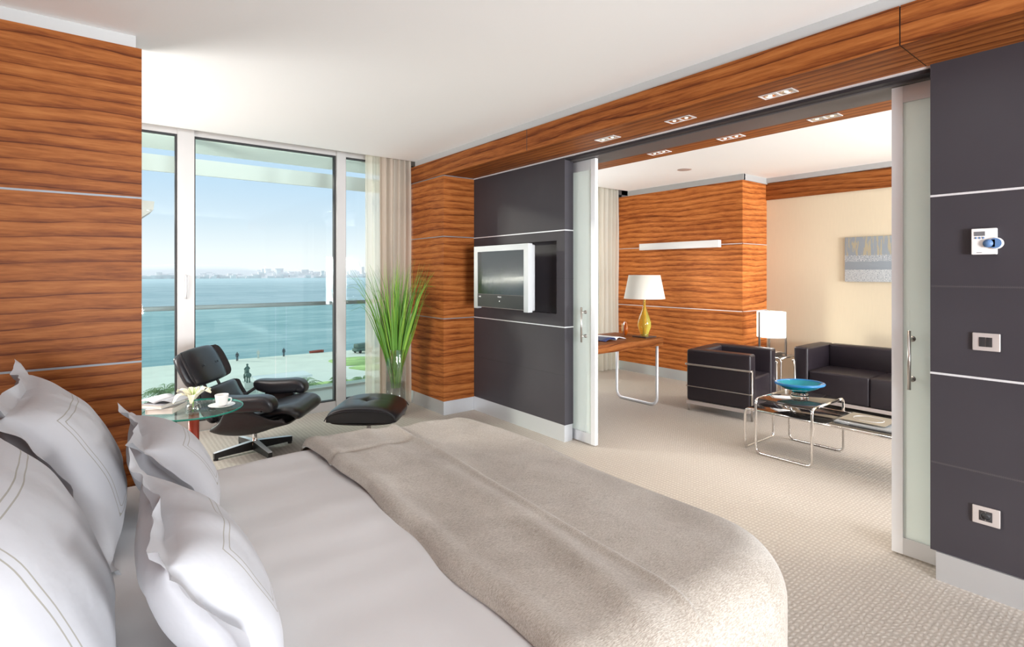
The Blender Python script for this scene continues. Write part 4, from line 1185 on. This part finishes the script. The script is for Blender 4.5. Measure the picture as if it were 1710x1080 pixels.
lc('sofa', 'black leather cube sofa in a chrome tube frame against the beige wall', 'sofa', (6.60, 2.03, 0), -PI/2, 1.50, .72, 2)
# tubular side table between chair and sofa + lamp
t = thing('tube_side_table', 'small tubular steel table between armchair and sofa', 'table', (0, 0, 0))
x0, x1, y0, y1, zt = 6.06, 6.45, 2.83, 3.28, .535
bm = T([(x0, y0, .012), (x0, y0, zt), (x0, y1, zt), (x0, y1, .012)], .010, 10, closed=True, rad=.04)
finish(bm, 'leg_loop', M['chrome'], t)
bm = T([(x1, y0, .012), (x1, y0, zt), (x1, y1, zt), (x1, y1, .012)], .010, 10, closed=True, rad=.04); finish(bm, 'leg_loop', M['chrome'], t)
for yy in (y0, y1): finish(T([(x0, yy, zt), (x1, yy, zt)], .0095, 10), 'cross_tube', M['chrome'], t)
finish(B(x0+.008, x1-.008, y0+.008, y1-.008, zt-.004, zt+.008), 'table_top', M['black_glass'], t)
t = thing('three_post_lamp', 'lamp with white curved shade held by steel posts beside the sofa', 'lamp', (6.25, 3.03, zt+.0095), 0)
finish(B(-.09, .09, -.09, .09, 0, .035, bev=.003), 'lamp_base', M['steel'], t)
ps = [loc_cam(-.162, -.05), loc_cam(.145, -.05), loc_cam(.03, .11)]
for p in ps[:2]: finish(B(p[0]-.009, p[0]+.009, p[1]-.009, p[1]+.009, .0, .50), 'post', M['steel'], t)
finish(B(ps[2][0]-.008, ps[2][0]+.008, ps[2][1]-.008, ps[2][1]+.008, 0, .50), 'post', M['steel'], t)
bm = T([(ps[0][0], ps[0][1], .02), (0, 0, .02), (ps[1][0], ps[1][1], .02)], .009, 8); tube(bm, [(0, 0, .02), (ps[2][0], ps[2][1], .02)], .009, 8)
finish(bm, 'foot_bar', M['steel'], t)
bm = LA([(.155, .205), (.155, .50), (.152, .50), (.152, .205), (.155, .205)], 48, (.0, 0, 0))
finish(bm, 'lamp_shade', M['opal'], t)
light('shade_glow', 'POINT', (6.25, 3.03, .90), 6, (1, .93, .82), .05)

# nesting tables
def nest(name, label, x0, x1, y0, y1, z, ends, rr=.0105):
    t = thing(name, label, 'table', (0, 0, 0))
    ra = .045
    if ends == 'x':      # loops lie in planes of constant x, top tubes along x
        for k, x in enumerate((x0, x1)):
            s = 1 if k == 0 else -1
            for y in (y0, y1): pass
            bm = T([(x+s*.10, y0, z), (x, y0, z), (x, y0, rr), (x, y1, rr), (x, y1, z), (x+s*.10, y1, z)], rr, 12, rad=ra)
            finish(bm, 'leg_loop', M['chrome'], t)
        bm = T([(x0+.10, y0, z), (x1-.10, y0, z)], rr, 12); tube(bm, [(x0+.10, y1, z), (x1-.10, y1, z)], rr, 12)
        finish(bm, 'top_tube', M['chrome'], t)
        finish(B(x0+.012, x1-.012, y0+rr, y1-rr, z-.008, z+.006, bev=.002), 'table_top', M['black_glass'], t)
    else:
        for k, y in enumerate((y0, y1)):
            s = 1 if k == 0 else -1
            bm = T([(x0, y+s*.10, z), (x0, y, z), (x0, y, rr), (x1, y, rr), (x1, y, z), (x1, y+s*.10, z)], rr, 12, rad=ra)
            finish(bm, 'leg_loop', M['chrome'], t)
        bm = T([(x0, y0+.10, z), (x0, y1-.10, z)], rr, 12); tube(bm, [(x1, y0+.10, z), (x1, y1-.10, z)], rr, 12)
        finish(bm, 'top_tube', M['chrome'], t)
        finish(B(x0+rr, x1-rr, y0+.012, y1-.012, z-.008, z+.006, bev=.002), 'table_top', M['black_glass'], t)
    return t
nest('nesting_table', 'taller black-topped chrome tube table carrying the blue bowl', 4.325, 4.925, 1.785, 2.225, .452, 'x')
nest('nesting_table', 'long low black-topped chrome tube table under the taller one', 4.375, 4.875, .95, 2.345, .345, 'y')
t = thing('glass_bowl', 'wide turquoise glass bowl on a clear foot on the nesting table', 'bowl', (4.66, 2.02, .459))
def oval(prof, sx, sy, n=48):
    bm = LA(prof, n)
    for v in bm.verts: v.co.x *= sx; v.co.y *= sy
    bmesh.ops.rotate(bm, verts=bm.verts, cent=(0, 0, 0), matrix=Matrix.Rotation(FACE, 3, 'Z')); return bm
finish(oval([(0, .05), (.07, .052), (.13, .080), (.165, .108), (.165, .114), (.155, .115), (.12, .088), (.06, .064), (0, .062)], 1.12, .88), 'bowl_glass', M['blue_glass'], t)
ring = [(math.cos(a)*.168, math.sin(a)*.168, .113) for a in [2*PI*k/48 for k in range(48)]]
bm = T(ring, .011, 10, closed=True)
for v in bm.verts: v.co.x *= 1.12; v.co.y *= .88
bmesh.ops.rotate(bm, verts=bm.verts, cent=(0, 0, 0), matrix=Matrix.Rotation(FACE, 3, 'Z'))
finish(bm, 'bowl_rim', M['blue_rim'], t)
finish(LA([(0, 0), (.068, 0), (.070, .004), (.062, .03), (.060, .048), (0, .05)], 40), 'bowl_foot', M['clear'], t)
t = thing('display_book', 'large framed glass-edged book with an oval on the low table', 'book', (4.66, 1.50, .352), 0)
finish(B(-.19, .19, -.20, .20, 0, .022, bev=.002), 'book_block', M['thin_clear'], t)
finish(B(-.18, .18, -.19, .19, .002, .012), 'inner_board', M['grey_cover'], t)
c = finish(B(-.125, .165, -.13, .175, .0222, .0235), 'cover_print', mat('taupe_print', (.30, .26, .20), .5), t)
pts = [(.02+.085*math.cos(a), .02+.10*math.sin(a), .0238) for a in [2*PI*k/40 for k in range(40)]]
finish(T(pts, .0022, 6, closed=True), 'oval_line', M['alu_white'], c)
